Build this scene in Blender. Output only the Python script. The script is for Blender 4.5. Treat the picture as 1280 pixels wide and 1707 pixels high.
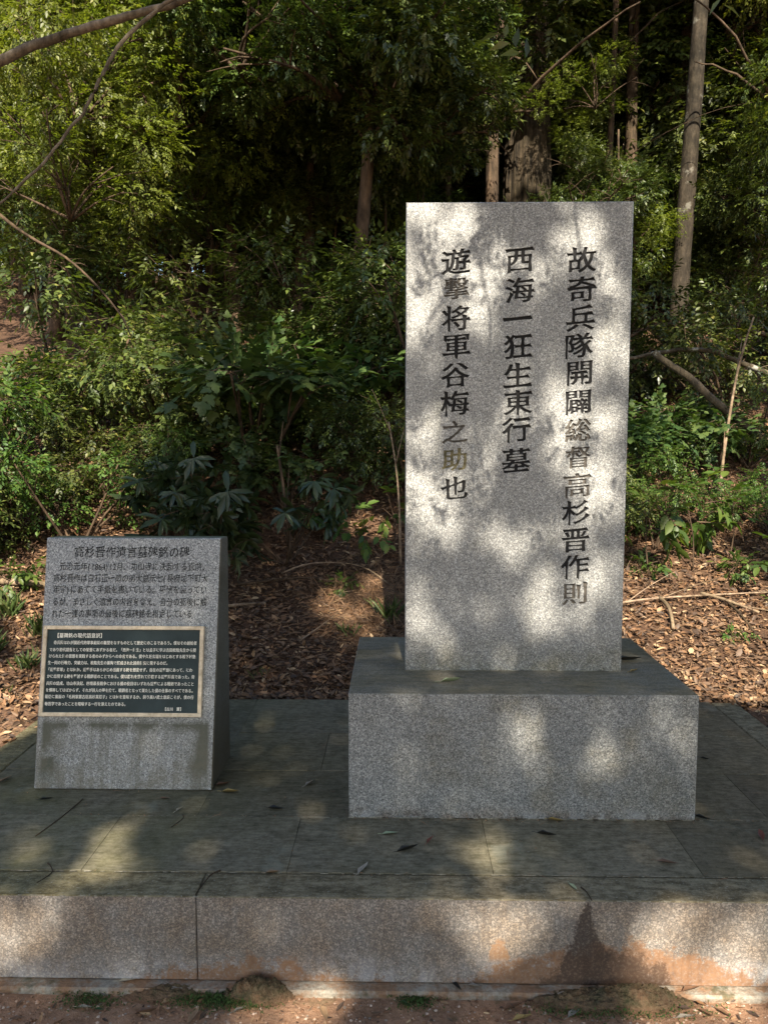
import bpy, bmesh, math, random
import numpy as np
from mathutils import Vector, Matrix, noise
random.seed(7); rng = np.random.default_rng(7)
S = bpy.context.scene
for o in list(bpy.data.objects): bpy.data.objects.remove(o)

# ------------------------------------------------------------ camera, sky, sun, exposure
cam_d = bpy.data.cameras.new('camera'); cam = bpy.data.objects.new('camera', cam_d)
S.collection.objects.link(cam); S.camera = cam
cam.location = (0, 0, 1.55)
cam.rotation_euler = (math.pi/2 - math.atan(111.5/1280), 0, math.atan(23/1280))
cam_d.sensor_fit = 'VERTICAL'; cam_d.sensor_height = 24; cam_d.lens = 24*1280/1707
cam_d.clip_start = .05; cam_d.clip_end = 500
SUN_EL = math.radians(42)
SUN_DIR = Vector((-.05, math.cos(SUN_EL), -math.sin(SUN_EL))).normalized()   # the way light travels
W = bpy.data.worlds.new('World'); S.world = W; W.use_nodes = True
wn = W.node_tree.nodes; wn.clear()
sky = wn.new('ShaderNodeTexSky'); sky.sky_type = 'NISHITA'; sky.sun_disc = False
sky.sun_elevation = SUN_EL; sky.sun_rotation = math.atan2(-SUN_DIR.x, -SUN_DIR.y); sky.air_density = 1.0
bg = wn.new('ShaderNodeBackground'); bg.inputs[1].default_value = .10
wo = wn.new('ShaderNodeOutputWorld')
W.node_tree.links.new(sky.outputs[0], bg.inputs[0]); W.node_tree.links.new(bg.outputs[0], wo.inputs[0])
sl = bpy.data.lights.new('sun', 'SUN'); sun = bpy.data.objects.new('sun', sl); S.collection.objects.link(sun)
sl.energy = 5.0; sl.angle = math.radians(.55); sl.color = (1, .92, .80)
sun.rotation_euler = SUN_DIR.to_track_quat('-Z', 'Y').to_euler(); sun.location = (0, -6, 14)
S.view_settings.view_transform = 'Standard'; S.view_settings.look = 'None'
S.view_settings.gamma = 1; S.view_settings.exposure = 1.76; S.view_settings.use_curve_mapping = False
S.view_settings.use_white_balance = True; S.view_settings.white_balance_temperature = 6850; S.view_settings.white_balance_tint = 8
S.cycles.max_bounces = 7; S.cycles.diffuse_bounces = 4; S.cycles.glossy_bounces = 2
S.cycles.transmission_bounces = 4; S.cycles.sample_clamp_indirect = 6
S.cycles.use_denoising = True

# ------------------------------------------------------------ material helpers
class N:
    def __init__(s, name, bsdf=True):
        s.m = bpy.data.materials.new(name); s.m.use_nodes = True; s.t = s.m.node_tree
        s.n = s.t.nodes; s.l = s.t.links
        s.b = s.n['Principled BSDF']; s.out = s.n['Material Output']
        tc = s.n.new('ShaderNodeTexCoord'); s.obj = tc.outputs['Object']
    def lk(s, a, b): s.l.new(a, b)
    def _in(s, node, i, v):
        if v is None: return
        if isinstance(v, bpy.types.NodeSocket): s.lk(v, node.inputs[i])
        else: node.inputs[i].default_value = v
    def noise(s, scale, detail=4, rough=.55, vec=None, out='Fac', dist=0):
        t = s.n.new('ShaderNodeTexNoise'); s._in(t, 'Vector', vec or s.obj)
        t.inputs['Scale'].default_value = scale; t.inputs['Detail'].default_value = detail
        t.inputs['Roughness'].default_value = rough; t.inputs['Distortion'].default_value = dist
        return t.outputs[out]
    def vor(s, scale, out='Color', vec=None, feat='F1', rnd=1):
        t = s.n.new('ShaderNodeTexVoronoi'); t.feature = feat; s._in(t, 'Vector', vec or s.obj)
        t.inputs['Scale'].default_value = scale; t.inputs['Randomness'].default_value = rnd
        return t.outputs[out]
    def stretch(s, sc, loc=(0, 0, 0), rot=(0, 0, 0)):
        t = s.n.new('ShaderNodeMapping'); s.lk(s.obj, t.inputs[0]); t.inputs['Scale'].default_value = sc
        t.inputs['Location'].default_value = loc; t.inputs['Rotation'].default_value = rot
        return t.outputs[0]
    def ramp(s, f, stops, interp='LINEAR'):
        t = s.n.new('ShaderNodeValToRGB'); s.lk(f, t.inputs[0]); r = t.color_ramp; r.interpolation = interp
        while len(r.elements) < len(stops): r.elements.new(.5)
        for e, (p, c) in zip(r.elements, stops):
            e.position = p; e.color = (c, c, c, 1) if isinstance(c, (int, float)) else (*c, 1)
        return t.outputs[0]
    def mix(s, f, a, b, mode='MIX'):
        t = s.n.new('ShaderNodeMix'); t.data_type = 'RGBA'; t.blend_type = mode; t.clamp_factor = True
        for i, v in ((0, f), (6, a), (7, b)):
            if isinstance(v, tuple): v = (*v, 1)
            s._in(t, i, v)
        return t.outputs[2]
    def math(s, op, a, b=0., clamp=False):
        t = s.n.new('ShaderNodeMath'); t.operation = op; t.use_clamp = clamp; s._in(t, 0, a); s._in(t, 1, b)
        return t.outputs[0]
    def mr(s, v, a, b, c=0., d=1.):
        t = s.n.new('ShaderNodeMapRange'); s._in(t, 0, v)
        for i, x in enumerate((a, b, c, d)): t.inputs[i+1].default_value = x
        return t.outputs[0]
    def xyz(s, vec=None):
        t = s.n.new('ShaderNodeSeparateXYZ'); s.lk(vec or s.obj, t.inputs[0]); return t.outputs
    def pos(s):
        return s.n.new('ShaderNodeNewGeometry').outputs['Position']
    def island(s):
        return s.n.new('ShaderNodeNewGeometry').outputs['Random Per Island']
    def objrnd(s):
        return s.n.new('ShaderNodeObjectInfo').outputs['Random']
    def bump(s, h, strength=.4, dist=.01, nrm=None):
        t = s.n.new('ShaderNodeBump'); s.lk(h, t.inputs['Height']); t.inputs['Strength'].default_value = strength
        t.inputs['Distance'].default_value = dist
        if nrm is not None: s.lk(nrm, t.inputs['Normal'])
        s.lk(t.outputs[0], s.b.inputs['Normal']); return t.outputs[0]
    def fin(s, col=None, rough=.6, spec=.5):
        if col is not None:
            if isinstance(col, tuple): s.b.inputs['Base Color'].default_value = (*col, 1)
            else: s.lk(col, s.b.inputs['Base Color'])
        if isinstance(rough, bpy.types.NodeSocket): s.lk(rough, s.b.inputs['Roughness'])
        else: s.b.inputs['Roughness'].default_value = rough
        s.b.inputs['Specular IOR Level'].default_value = spec
        return s.m

def granite(name, light=.40, dark=.05, tint=(1, 1, 1), moss=0., rough=.38, kind='plain'):
    m = N(name); P = m.pos()
    g1 = m.vor(330, vec=P); r1 = m.xyz(g1)[0]
    g2 = m.vor(210, vec=P); r2 = m.xyz(g2)[1]
    mid = (light*.62*tint[0], light*.64*tint[1], light*.66*tint[2])
    c = m.ramp(r1, [(0, (dark, dark, dark*1.05)), (.10, (dark*1.7,)*3), (.20, mid), (.60, (light*.9*tint[0], light*.9*tint[1], light*.88*tint[2])), (.9, (light*1.3, light*1.3, light*1.27))], 'CONSTANT')
    c = m.mix(m.ramp(r2, [(0, 0), (.88, 0), (.89, .55)], 'CONSTANT'), c, (light*1.55, light*1.55, light*1.5))
    c = m.mix(m.ramp(r2, [(0, .6), (.08, 0)], 'CONSTANT'), c, (dark, dark, dark))
    cl = m.noise(5, 5, .6, vec=P)
    c = m.mix(m.mr(cl, .3, .7, .0, .35), c, (.55, .57, .58), 'MULTIPLY')
    x, y, z = m.xyz()
    if kind == 'slab':        # weathering runs down from the head, damp foot
        st = m.noise(6, 4, .6, vec=m.stretch((3, 3, .35)))
        c = m.mix(m.math('MULTIPLY', m.mr(z, .0, .16, 1, 0), m.mr(m.noise(11, 6, .7), .35, .6)), c, (.62, .58, .46), 'MULTIPLY')
        st = m.noise(1, 5, .65, vec=m.stretch((26, 26, 1.3)))
        c = m.mix(m.math('MULTIPLY', m.mr(st, .5, .72), m.mr(m.noise(2.2, 4, .6), .4, .65, 0, .65)), c, (.70, .70, .64), 'MULTIPLY')
        c = m.mix(m.mr(m.noise(4.5, 7, .72), .58, .70, 0, .45), c, (.74, .72, .60), 'MULTIPLY')
    if kind == 'pedestal':
        c = m.mix(m.mr(m.noise(5, 7, .75), .5, .68, 0, .6), c, (.70, .62, .46), 'MULTIPLY')
        zz = m.mr(z, -.0, .05, 1, 0); st = m.noise(22, 5, .6)
        c = m.mix(m.math('MULTIPLY', m.math('SMOOTH_MIN', zz, 1.), m.mr(st, .4, .6)), c, (.62, .50, .42), 'MULTIPLY')
        cr = m.math('MULTIPLY', m.mr(z, .05, .0), m.mr(m.noise(14, 5, .65), .52, .62))
        c = m.mix(m.math('MULTIPLY', cr, .4), c, (.36, .38, .40))
        c = m.mix(m.math('MULTIPLY', m.mr(m.noise(3.2, 3, .5), .55, .75), .45), c, (.62, .56, .42), 'MULTIPLY')
    if kind == 'facing':      # brownish rain splash, pale salts near the foot, red soil washed over it
        n = m.noise(4, 5, .6, vec=P)
        c = m.mix(m.mr(m.noise(9, 5, .65, vec=P), .3, .65, .45, 1), c, (.80, .62, .48), 'MULTIPLY')
        wx, wy, wz = m.xyz(P)
        salt = m.math('MULTIPLY', m.mr(m.math('ADD', wz, m.math('MULTIPLY', n, .12)), .18, .09), m.mr(m.noise(16, 6, .7, vec=P), .40, .58))
        c = m.mix(m.math('MULTIPLY', salt, .55), c, m.mix(.5, c, (.55, .56, .60)))
        nn = m.noise(15, 8, .78, vec=P); nh = m.mr(m.noise(120, 3, .7, vec=P), .34, .52, .6, 1)
        def hump(cx, half, height, zb, pw=1.):
            d = m.math('DIVIDE', m.math('ABSOLUTE', m.math('SUBTRACT', wx, cx)), half)
            d = m.math('POWER', d, pw)
            top = m.math('SUBTRACT', height, m.math('MULTIPLY', d, height))
            top = m.math('ADD', top, m.math('MULTIPLY', m.math('SUBTRACT', nn, .5), .30))
            return m.mr(m.math('SUBTRACT', top, m.math('SUBTRACT', wz, zb)), -.006, .024)
        soil = hump(.62, .52, .145, 0.01, 1.4)
        soil = m.math('MAXIMUM', soil, hump(-.42, .42, .085, 0.01)); 
        drip = m.math('MAXIMUM', hump(.535, .07, .19, .095, .8), m.math('MULTIPLY', hump(.60, .20, .115, .015, 3.), .8))
        drip2 = m.math('MULTIPLY', hump(.285, .034, .075, .085, 2.2), m.mr(wz, .085, .10))
        c = m.mix(m.math('MULTIPLY', m.math('MULTIPLY', soil, nh), .96), c, m.mix(m.noise(40, 4, .7, vec=P), (.075, .042, .024), (.30, .160, .085)))
        c = m.mix(m.math('MULTIPLY', m.math('MULTIPLY', drip, nh), .88), c, (.035, .022, .016))
        c = m.mix(m.math('MULTIPLY', m.math('MULTIPLY', drip2, nh), .8), c, (.22, .12, .06))
        st2 = m.noise(60, 3, .6, vec=m.stretch((1, 1, .12)))
        c = m.mix(m.mr(st2, .5, .75, 0, .4), c, (.55, .42, .32), 'MULTIPLY')
    if kind == 'info':
        n = m.noise(13, 6, .7)
        low = m.mr(z, .25, .23); edge = m.mr(m.math('ADD', m.math('ABSOLUTE', x), m.math('MULTIPLY', m.noise(5, 4, .6), .12)), .29, .33)
        msk = m.math('MULTIPLY', low, m.math('MAXIMUM', edge, m.mr(m.math('ADD', z, m.math('MULTIPLY', n, .10)), .245, .28)))
        vs = m.mr(m.noise(1, 5, .7, vec=m.stretch((30, 4, 2.2))), .46, .66)
        c = m.mix(m.math('MULTIPLY', m.math('MULTIPLY', vs, m.mr(z, .29, .23)), .6), c, (.06, .058, .040))
        rim = m.mr(m.math('ABSOLUTE', x), .318, .308)
        msk = m.math('MULTIPLY', m.math('MULTIPLY', msk, rim), m.mr(n, .36, .50, .2, 1))
        msk = m.math('MULTIPLY', msk, m.mr(z, .0, .08, .3, 1))
        c = m.mix(m.math('MULTIPLY', msk, .92), c, (.030, .034, .018))
        c = m.mix(m.math('MULTIPLY', m.mr(z, .30, .0), m.mr(m.noise(16, 7, .75), .38, .62, 0, .75)), c, (.10, .085, .055))
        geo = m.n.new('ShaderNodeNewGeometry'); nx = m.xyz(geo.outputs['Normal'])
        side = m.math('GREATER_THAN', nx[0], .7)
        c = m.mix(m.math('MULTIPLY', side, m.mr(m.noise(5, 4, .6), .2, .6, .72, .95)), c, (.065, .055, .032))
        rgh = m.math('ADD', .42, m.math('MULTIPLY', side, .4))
        upf = m.math('GREATER_THAN', nx[2], .9)
        c = m.mix(m.math('MULTIPLY', upf, .8), c, (.09, .10, .06))
    if moss:
        geo = m.n.new('ShaderNodeNewGeometry'); nz = m.xyz(geo.outputs['Normal'])[2]
        up = m.mr(nz, .5, .9)
        streak = m.mr(m.math('ADD', m.math('MULTIPLY', m.noise(14, 6, .75, vec=m.stretch((.8, 3.5, 3))), .6), m.math('MULTIPLY', m.noise(60, 4, .8), .4)), .36, .62)
        dirt = m.mix(streak, (.050, .041, .020), (.20, .165, .100))
        keep = m.mr(m.noise(5, 6, .7, vec=P), .35, .7, moss, moss*.55)
        c = m.mix(m.math('MULTIPLY', up, keep), c, dirt)
    m.bump(m.noise(260, 2, .5, vec=P), .12, .002)
    if kind != 'info':
        ge = m.n.new('ShaderNodeNewGeometry'); rgh = m.mr(m.xyz(ge.outputs['Normal'])[2], .5, .9, rough, .62)
    m.fin(c, rgh, .42)
    if kind != 'info': m.lk(m.mr(m.xyz(ge.outputs['Normal'])[2], .5, .9, .42, .12), m.b.inputs['Specular IOR Level'])
    return m.m

def m_paving():
    m = N('mossy_paving_stone'); P = m.pos()
    x, y, z = m.xyz(P)
    big = m.noise(2.3, 5, .6, vec=P)
    mp = m.n.new('ShaderNodeMapping'); m.lk(P, mp.inputs[0]); mp.inputs['Scale'].default_value = (22, 80, 30)
    fine = m.noise(1, 6, .75, vec=mp.outputs[0]); sp = m.noise(130, 3, .7, vec=P)
    c = m.mix(m.mr(m.math('ADD', m.math('MULTIPLY', fine, .5), m.math('MULTIPLY', m.noise(34, 7, .8, vec=P), .5)), .36, .62), (.042, .037, .022), (.195, .170, .122))
    c = m.mix(m.mr(sp, .6, .72, 0, .55), c, (.22, .225, .19))
    c = m.mix(m.mr(x, .4, 1.4, 0, .55), c, (1., .80, .66), 'MULTIPLY')
    green = m.math('MULTIPLY', m.mr(x, -.2, -1.2, .25, .95), m.mr(big, .35, .62))
    c = m.mix(m.math('MULTIPLY', green, .6), c, (.088, .086, .032))
    c = m.mix(m.mr(m.noise(6, 5, .7, vec=P), .52, .72, 0, .55), c, (.45, .47, .42), 'MULTIPLY')
    c = m.mix(m.mr(m.noise(3.7, 6, .72, vec=P), .60, .68, 0, .32), c, (.20, .21, .17))
    hs = m.n.new('ShaderNodeMix'); hs.data_type = 'RGBA'; hs.blend_type = 'MULTIPLY'
    hs.inputs[0].default_value = 1; m.lk(c, hs.inputs[6])
    m.lk(m.ramp(m.objrnd(), [(0, .82), (1, 1.12)]), hs.inputs[7]); c = hs.outputs[2]
    m.bump(m.math('ADD', m.noise(90, 5, .7, vec=P), m.math('MULTIPLY', fine, .8)), .35, .004)
    return m.fin(c, m.mr(big, .3, .7, .70, .9), .18)
def m_coping():
    m = N('worn_coping_stone'); P = m.pos(); x, y, z = m.xyz(P)
    mp = m.n.new('ShaderNodeMapping'); m.lk(P, mp.inputs[0]); mp.inputs['Scale'].default_value = (16, 45, 20)
    f = m.math('ADD', m.math('MULTIPLY', m.noise(1, 6, .75, vec=mp.outputs[0]), .6), m.math('MULTIPLY', m.noise(40, 6, .8, vec=P), .4))
    c = m.mix(m.mr(f, .42, .6), (.070, .056, .032), (.215, .180, .118))
    c = m.mix(m.mr(x, -.4, -1.2, 0, .6), c, (.86, .92, .68), 'MULTIPLY')
    c = m.mix(m.mr(m.noise(150, 2, .6, vec=P), .6, .72, 0, .5), c, (.3, .3, .27))
    m.bump(m.noise(90, 4, .7, vec=P), .3, .003)
    return m.fin(c, .85, .15)
def m_plain(name, col, rough=.6, spec=.4, var=.3, sc=30):
    m = N(name); n = m.noise(sc, 4, .6)
    c = m.mix(m.mr(n, .3, .7), tuple(v*(1-var) for v in col), tuple(min(1, v*(1+var)) for v in col))
    m.bump(n, .3, .003)
    return m.fin(c, rough, spec)
def m_leaf(name, cols, trans=.3, rough=.46, yellow=.0, spec=.32):
    """cols: (dark, mid, light) leaf colours; each leaf draws its own"""
    m = N(name); r = m.island(); o = m.objrnd()
    c = m.ramp(r, [(0, cols[0]), (.5, cols[1]), (.93, cols[2]), (1, cols[3] if len(cols) > 3 else cols[2])])
    c = m.mix(m.mr(m.noise(1.3, 2, .5, vec=m.pos()), .35, .65, 0, .55), c, (.72, .80, .62), 'MULTIPLY')
    hs = m.n.new('ShaderNodeHueSaturation'); m.lk(c, hs.inputs['Color'])
    m.lk(m.mr(o, 0, 1, .485, .515), hs.inputs['Hue']); m.lk(m.mr(o, 0, 1, .85, 1.15), hs.inputs['Value'])
    c = hs.outputs[0]
    m.fin(c, rough, spec)
    tr = m.n.new('ShaderNodeBsdfTranslucent')
    m.lk(m.mix(1., c, (1.35, 1.45, .55), 'MULTIPLY'), tr.inputs[0])
    mx = m.n.new('ShaderNodeMixShader'); mx.inputs[0].default_value = trans
    m.lk(m.b.outputs[0], mx.inputs[1]); m.lk(tr.outputs[0], mx.inputs[2]); m.lk(mx.outputs[0], m.out.inputs[0])
    return m.m
def m_bark(name, a, b, sc=(9, 9, 1.6), spots=.0, depth=.02):
    m = N(name); v = m.stretch(sc)
    n = m.noise(2.4, 6, .7, vec=v); big = m.noise(1.4, 4, .6)
    c = m.mix(m.mr(n, .35, .65), a, b)
    c = m.mix(m.mr(big, .45, .7, 0, .6), c, (.62, .68, .5), 'MULTIPLY')
    c = m.mix(m.mr(m.noise(3.1, 7, .75), .44, .60, 0, .8), c, (.36, .36, .30), 'MULTIPLY')
    c = m.mix(m.mr(m.noise(22, 5, .7), .5, .65, 0, .45), c, (.55, .52, .45), 'MULTIPLY')
    if spots: c = m.mix(m.mr(m.noise(5, 5, .65), .60, .66, 0, spots), c, (.34, .33, .28))
    m.bump(n, .8, depth)
    return m.fin(c, .85, .2)
def m_litter(name='leaf_litter'):
    m = N(name); r = m.island()
    c = m.ramp(r, [(0, (.035, .021, .014)), (.25, (.11, .070, .046)), (.5, (.185, .095, .045)), (.72, (.12, .075, .046)), (.9, (.27, .155, .08)), (1, (.38, .27, .16))])
    m.bump(m.noise(120, 3, .6), .3, .002)
    m.fin(c, .6, .35)
    tr = m.n.new('ShaderNodeBsdfTranslucent'); m.lk(c, tr.inputs[0])
    mx = m.n.new('ShaderNodeMixShader'); mx.inputs[0].default_value = .15
    m.lk(m.b.outputs[0], mx.inputs[1]); m.lk(tr.outputs[0], mx.inputs[2]); m.lk(mx.outputs[0], m.out.inputs[0])
    return m.m
def m_ground():
    m = N('forest_soil'); P = m.pos(); x, y, z = m.xyz(P)
    n = m.noise(9, 7, .7, vec=P); f = m.noise(70, 5, .75, vec=P)
    red = m.mix(m.mr(n, .3, .7), (.13, .068, .04), (.37, .205, .12))
    red = m.mix(m.mr(f, .35, .7, 0, .6), red, (.42, .27, .18))
    peb = m.vor(70, 'Distance', vec=P); pc = m.xyz(m.vor(70, vec=P))[0]
    red = m.mix(m.math('MULTIPLY', m.mr(peb, .35, .2), m.mr(pc, .82, .86)), red, (.33, .28, .23))
    red = m.mix(m.mr(m.noise(6, 5, .7, vec=P), .56, .66, 0, .5), red, (.045, .06, .028))
    wood = m.mix(m.mr(n, .3, .7), (.03, .018, .012), (.095, .052, .032))
    wood = m.mix(m.mr(f, .45, .7, 0, .5), wood, (.15, .09, .055))
    c = m.mix(m.mr(y, 3.0, 3.9), red, wood)
    h = m.math('ADD', f, m.math('MULTIPLY', n, 1.5))
    m.bump(h, .7, .02)
    return m.fin(c, .95, .15)
M = {}
M['slab'] = granite('speckled_grey_granite', .315, .10, tint=(1.02, 1, .97), kind='slab')
M['ped'] = granite('pedestal_granite', .27, .08, tint=(1.0, 1, .97), moss=.92, kind='pedestal')
M['info'] = granite('dark_grey_granite', .31, .07, tint=(1, 1, .99), kind='info')
M['facing'] = granite('weathered_facing_granite', .27, .12, kind='facing', rough=.7)
M['paving'] = m_paving(); M['coping'] = m_coping()
def m_foot():
    m = N('footing_concrete'); P = m.pos(); n = m.noise(14, 6, .7, vec=P); f = m.noise(90, 4, .7, vec=P)
    c = m.mix(m.mr(f, .3, .7), (.17, .15, .12), (.33, .30, .25)); c = m.mix(m.mr(n, .42, .58), c, m.mix(f, (.10, .06, .035), (.34, .20, .12)))
    c = m.mix(m.mr(m.noise(8, 5, .7, vec=P), .58, .66, 0, .7), c, (.06, .065, .035)); m.bump(f, .6, .01); return m.fin(c, .95, .15)
M['footing'] = m_foot()
M['grout'] = m_plain('pale_joint_mortar', (.17, .155, .12), .9, .2, .6, 90)
M['ground'] = m_ground(); M['litter'] = m_litter()
M['needle'] = m_plain('pine_needles', (.30, .17, .10), .7, .3, .4, 5)
def m_paint(name, a, b, rough):
    m = N(name); P = m.pos(); n = m.noise(60, 5, .7, vec=P)
    c = m.mix(m.mr(n, .35, .7), a, b); m.bump(n, .5, .003); return m.fin(c, rough, .22)
M['ink'] = m_paint('black_engraving_paint', (.004, .004, .005), (.018, .017, .017), .7)
M['ink_glare'] = m_paint('glare_brown_engraving_paint', (.028, .025, .022), (.125, .110, .095), .6)  # lighter brown stands in for sun glare on the glossy black paint
M['ink_gold_glare'] = m_paint('glare_golden_engraving_paint', (.07, .06, .03), (.24, .21, .12), .6)  # golden sun reflection on the paint, put into the colour
M['ink_info'] = m_paint('faded_black_lettering', (.004, .005, .006), (.022, .024, .027), .8)
def m_bronze():
    m = N('dark_green_bronze'); n = m.noise(9, 5, .6)
    c = m.mix(m.mr(n, .35, .65), (.012, .022, .022), (.024, .040, .042)); m.bump(m.noise(200, 2, .5), .2, .001)
    return m.fin(c, .5, .22)
M['bronze'] = m_bronze()
def m_brass():
    m = N('worn_cream_bronze'); n = m.noise(26, 6, .75)
    c = m.mix(m.mr(n, .30, .6), (.34, .25, .15), (.66, .54, .38)); c = m.mix(m.mr(m.noise(70, 4, .7), .66, .72), c, (.09, .07, .045))
    return m.fin(c, .5, .5)
M['brass'] = m_brass()
M['letter'] = m_plain('pale_raised_lettering', (.74, .70, .60), .5, .4, .12, 90)
M['bark_grey'] = m_bark('grey_bark', (.05, .038, .026), (.15, .115, .08), spots=.7)
M['bark_brown'] = m_bark('brown_bark', (.030, .020, .013), (.115, .075, .048))
M['bark_ribbed'] = m_bark('ribbed_cedar_bark', (.012, .009, .006), (.105, .076, .048), sc=(14, 14, .7), depth=.05)
M['bark_mottled'] = m_bark('mottled_bark', (.016, .012, .008), (.052, .040, .028), sc=(9, 9, 3), spots=.25)
M['twig'] = m_bark('pale_twig_bark', (.075, .058, .044), (.25, .20, .15), sc=(14, 14, 4), depth=.006)
M['deadwood'] = m_bark('dead_wood', (.12, .08, .055), (.36, .26, .18), sc=(10, 10, 10), depth=.006)
G1 = ((.030, .042, .013), (.058, .078, .020), (.108, .130, .030), (.17, .155, .04))
G2 = ((.020, .034, .011), (.042, .062, .015), (.078, .100, .022))
G3 = ((.030, .060, .014), (.055, .100, .020), (.095, .140, .030), (.14, .16, .04))
G4 = ((.024, .048, .014), (.042, .072, .020), (.074, .104, .028))
M['leaf_mid'] = m_leaf('mid_green_leaves', G1); M['leaf_dark'] = m_leaf('dark_glossy_leaves', G2, .18, .38)
M['leaf_crown'] = m_leaf('yellow_green_canopy_leaves', ((.060, .075, .014), (.105, .125, .022), (.150, .165, .032), (.20, .19, .05)), .42)
M['leaf_light'] = m_leaf('light_green_leaves', G3, .38); M['leaf_lobed'] = m_leaf('lobed_green_leaves', G4, .3, .5)
M['leaf_long'] = m_leaf('long_leathery_leaves', ((.012, .026, .014), (.026, .042, .015), (.042, .060, .022)), .12, .34)
M['grass'] = m_leaf('grass_blades', ((.03, .055, .018), (.06, .10, .028), (.12, .15, .05)), .3)
M['moss'] = m_plain('dusty_moss', (.085, .085, .040), .95, .1, .55, 45)
M['moss_green'] = m_plain('green_moss', (.045, .075, .022), .95, .1, .5, 60)

# ------------------------------------------------------------ mesh helpers
def link(o, parent=None):
    S.collection.objects.link(o)
    if parent: o.parent = parent
    return o
def tag(o, label=None, cat=None, group=None, kind=None):
    for k, v in (('label', label), ('category', cat), ('group', group), ('kind', kind)):
        if v: o[k] = v
    return o
def empty(name, loc=(0, 0, 0), rz=0.):
    o = bpy.data.objects.new(name, None); o.location = loc; o.rotation_euler = (0, 0, rz); o.empty_display_size = .1
    return link(o)
def mesh(name, V, F, mat, smooth=False):
    me = bpy.data.meshes.new(name); me.from_pydata([tuple(v) for v in V], [], [tuple(f) for f in F])
    if mat: me.materials.append(mat)
    if smooth: me.polygons.foreach_set('use_smooth', [True]*len(me.polygons))
    me.update(); return me
def obj(name, V, F, mat, parent=None, smooth=False, loc=None):
    o = bpy.data.objects.new(name, mesh(name, V, F, mat, smooth))
    if loc is not None: o.location = loc
    return link(o, parent)
def npmesh(name, V, F, mat, smooth=False):
    """V (n,3) array; F list of (m,k) arrays"""
    me = bpy.data.meshes.new(name)
    me.vertices.add(len(V)); me.vertices.foreach_set('co', np.ascontiguousarray(V, dtype=np.float32).ravel())
    loops = np.concatenate([f.ravel() for f in F]); starts = []; tot = []; p = 0
    for f in F:
        starts.append(p+np.arange(len(f))*f.shape[1]); tot.append(np.full(len(f), f.shape[1])); p += f.size
    starts = np.concatenate(starts)
    me.loops.add(len(loops)); me.loops.foreach_set('vertex_index', loops.astype(np.int32))
    me.polygons.add(len(starts)); me.polygons.foreach_set('loop_start', starts.astype(np.int32))
    if smooth: me.polygons.foreach_set('use_smooth', np.ones(len(starts), bool))
    me.update(calc_edges=True); me.materials.append(mat)
    return me
def bevel_box(name, lo, hi, mat, parent=None, bev=.004, jit=0., seg=1, sub=0):
    bm = bmesh.new(); bmesh.ops.create_cube(bm, size=1)
    for v in bm.verts: v.co = Vector([lo[i]+(v.co[i]+.5)*(hi[i]-lo[i]) for i in range(3)])
    bmesh.ops.bevel(bm, geom=bm.edges[:], offset=bev, segments=seg, affect='EDGES', profile=.6)
    if jit:
        for v in bm.verts: v.co += Vector([random.uniform(-jit, jit) for _ in range(3)])
    me = bpy.data.meshes.new(name); bm.to_mesh(me); bm.free(); me.materials.append(mat)
    o = bpy.data.objects.new(name, me); return link(o, parent)
def tube_np(pts, rads, n=6, wob=0., cap=True, ribs=0, ribd=0):
    pts = [Vector(p) for p in pts]; V = []; F = []
    up = Vector((.13, .21, 1)).normalized()
    for i, p in enumerate(pts):
        t = (pts[min(i+1, len(pts)-1)]-pts[max(i-1, 0)]).normalized()
        a = t.cross(up if abs(t.dot(up)) < .95 else Vector((1, 0, 0))).normalized(); b = t.cross(a)
        for k in range(n):
            an = 2*math.pi*k/n
            r = rads[i]*(1+wob*noise.noise(Vector((math.cos(an)*1.3, math.sin(an)*1.3, i*.35))+p*.7))
            if ribs: r *= 1+ribd*math.sin(an*ribs+2*math.sin(i*.3))
            V.append(p+(a*math.cos(an)+b*math.sin(an))*r)
    for i in range(len(pts)-1):
        for k in range(n):
            k2 = (k+1) % n; F.append((i*n+k, i*n+k2, (i+1)*n+k2, (i+1)*n+k))
    if cap: F.append(tuple(range(n-1, -1, -1))); F.append(tuple((len(pts)-1)*n+k for k in range(n)))
    return V, F
def smooth_path(pts, k=4, jit=0.):
    P = [Vector(p) for p in pts]; out = []
    for i in range(len(P)-1):
        p0, p1, p2, p3 = P[max(i-1, 0)], P[i], P[i+1], P[min(i+2, len(P)-1)]
        for j in range(k):
            t = j/k
            q = .5*((2*p1)+(p2-p0)*t+(2*p0-5*p1+4*p2-p3)*t*t+(3*p1-p0-3*p2+p3)*t**3)
            out.append(q+Vector([random.uniform(-jit, jit) for _ in range(3)]))
    out.append(P[-1]); return out
class Acc:
    def __init__(s): s.V = []; s.F = []
    def add(s, V, F):
        b = len(s.V); s.V += list(V); s.F += [tuple(i+b for i in f) for f in F]
    def tube(s, pts, r0, r1, n=5, k=3, jit=0., **kw):
        P = smooth_path(pts, k, jit) if len(pts) > 2 or jit else [Vector(p) for p in pts]
        m = len(P); s.add(*tube_np(P, [r0+(r1-r0)*i/(m-1) for i in range(m)], n, **kw)); return P

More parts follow.
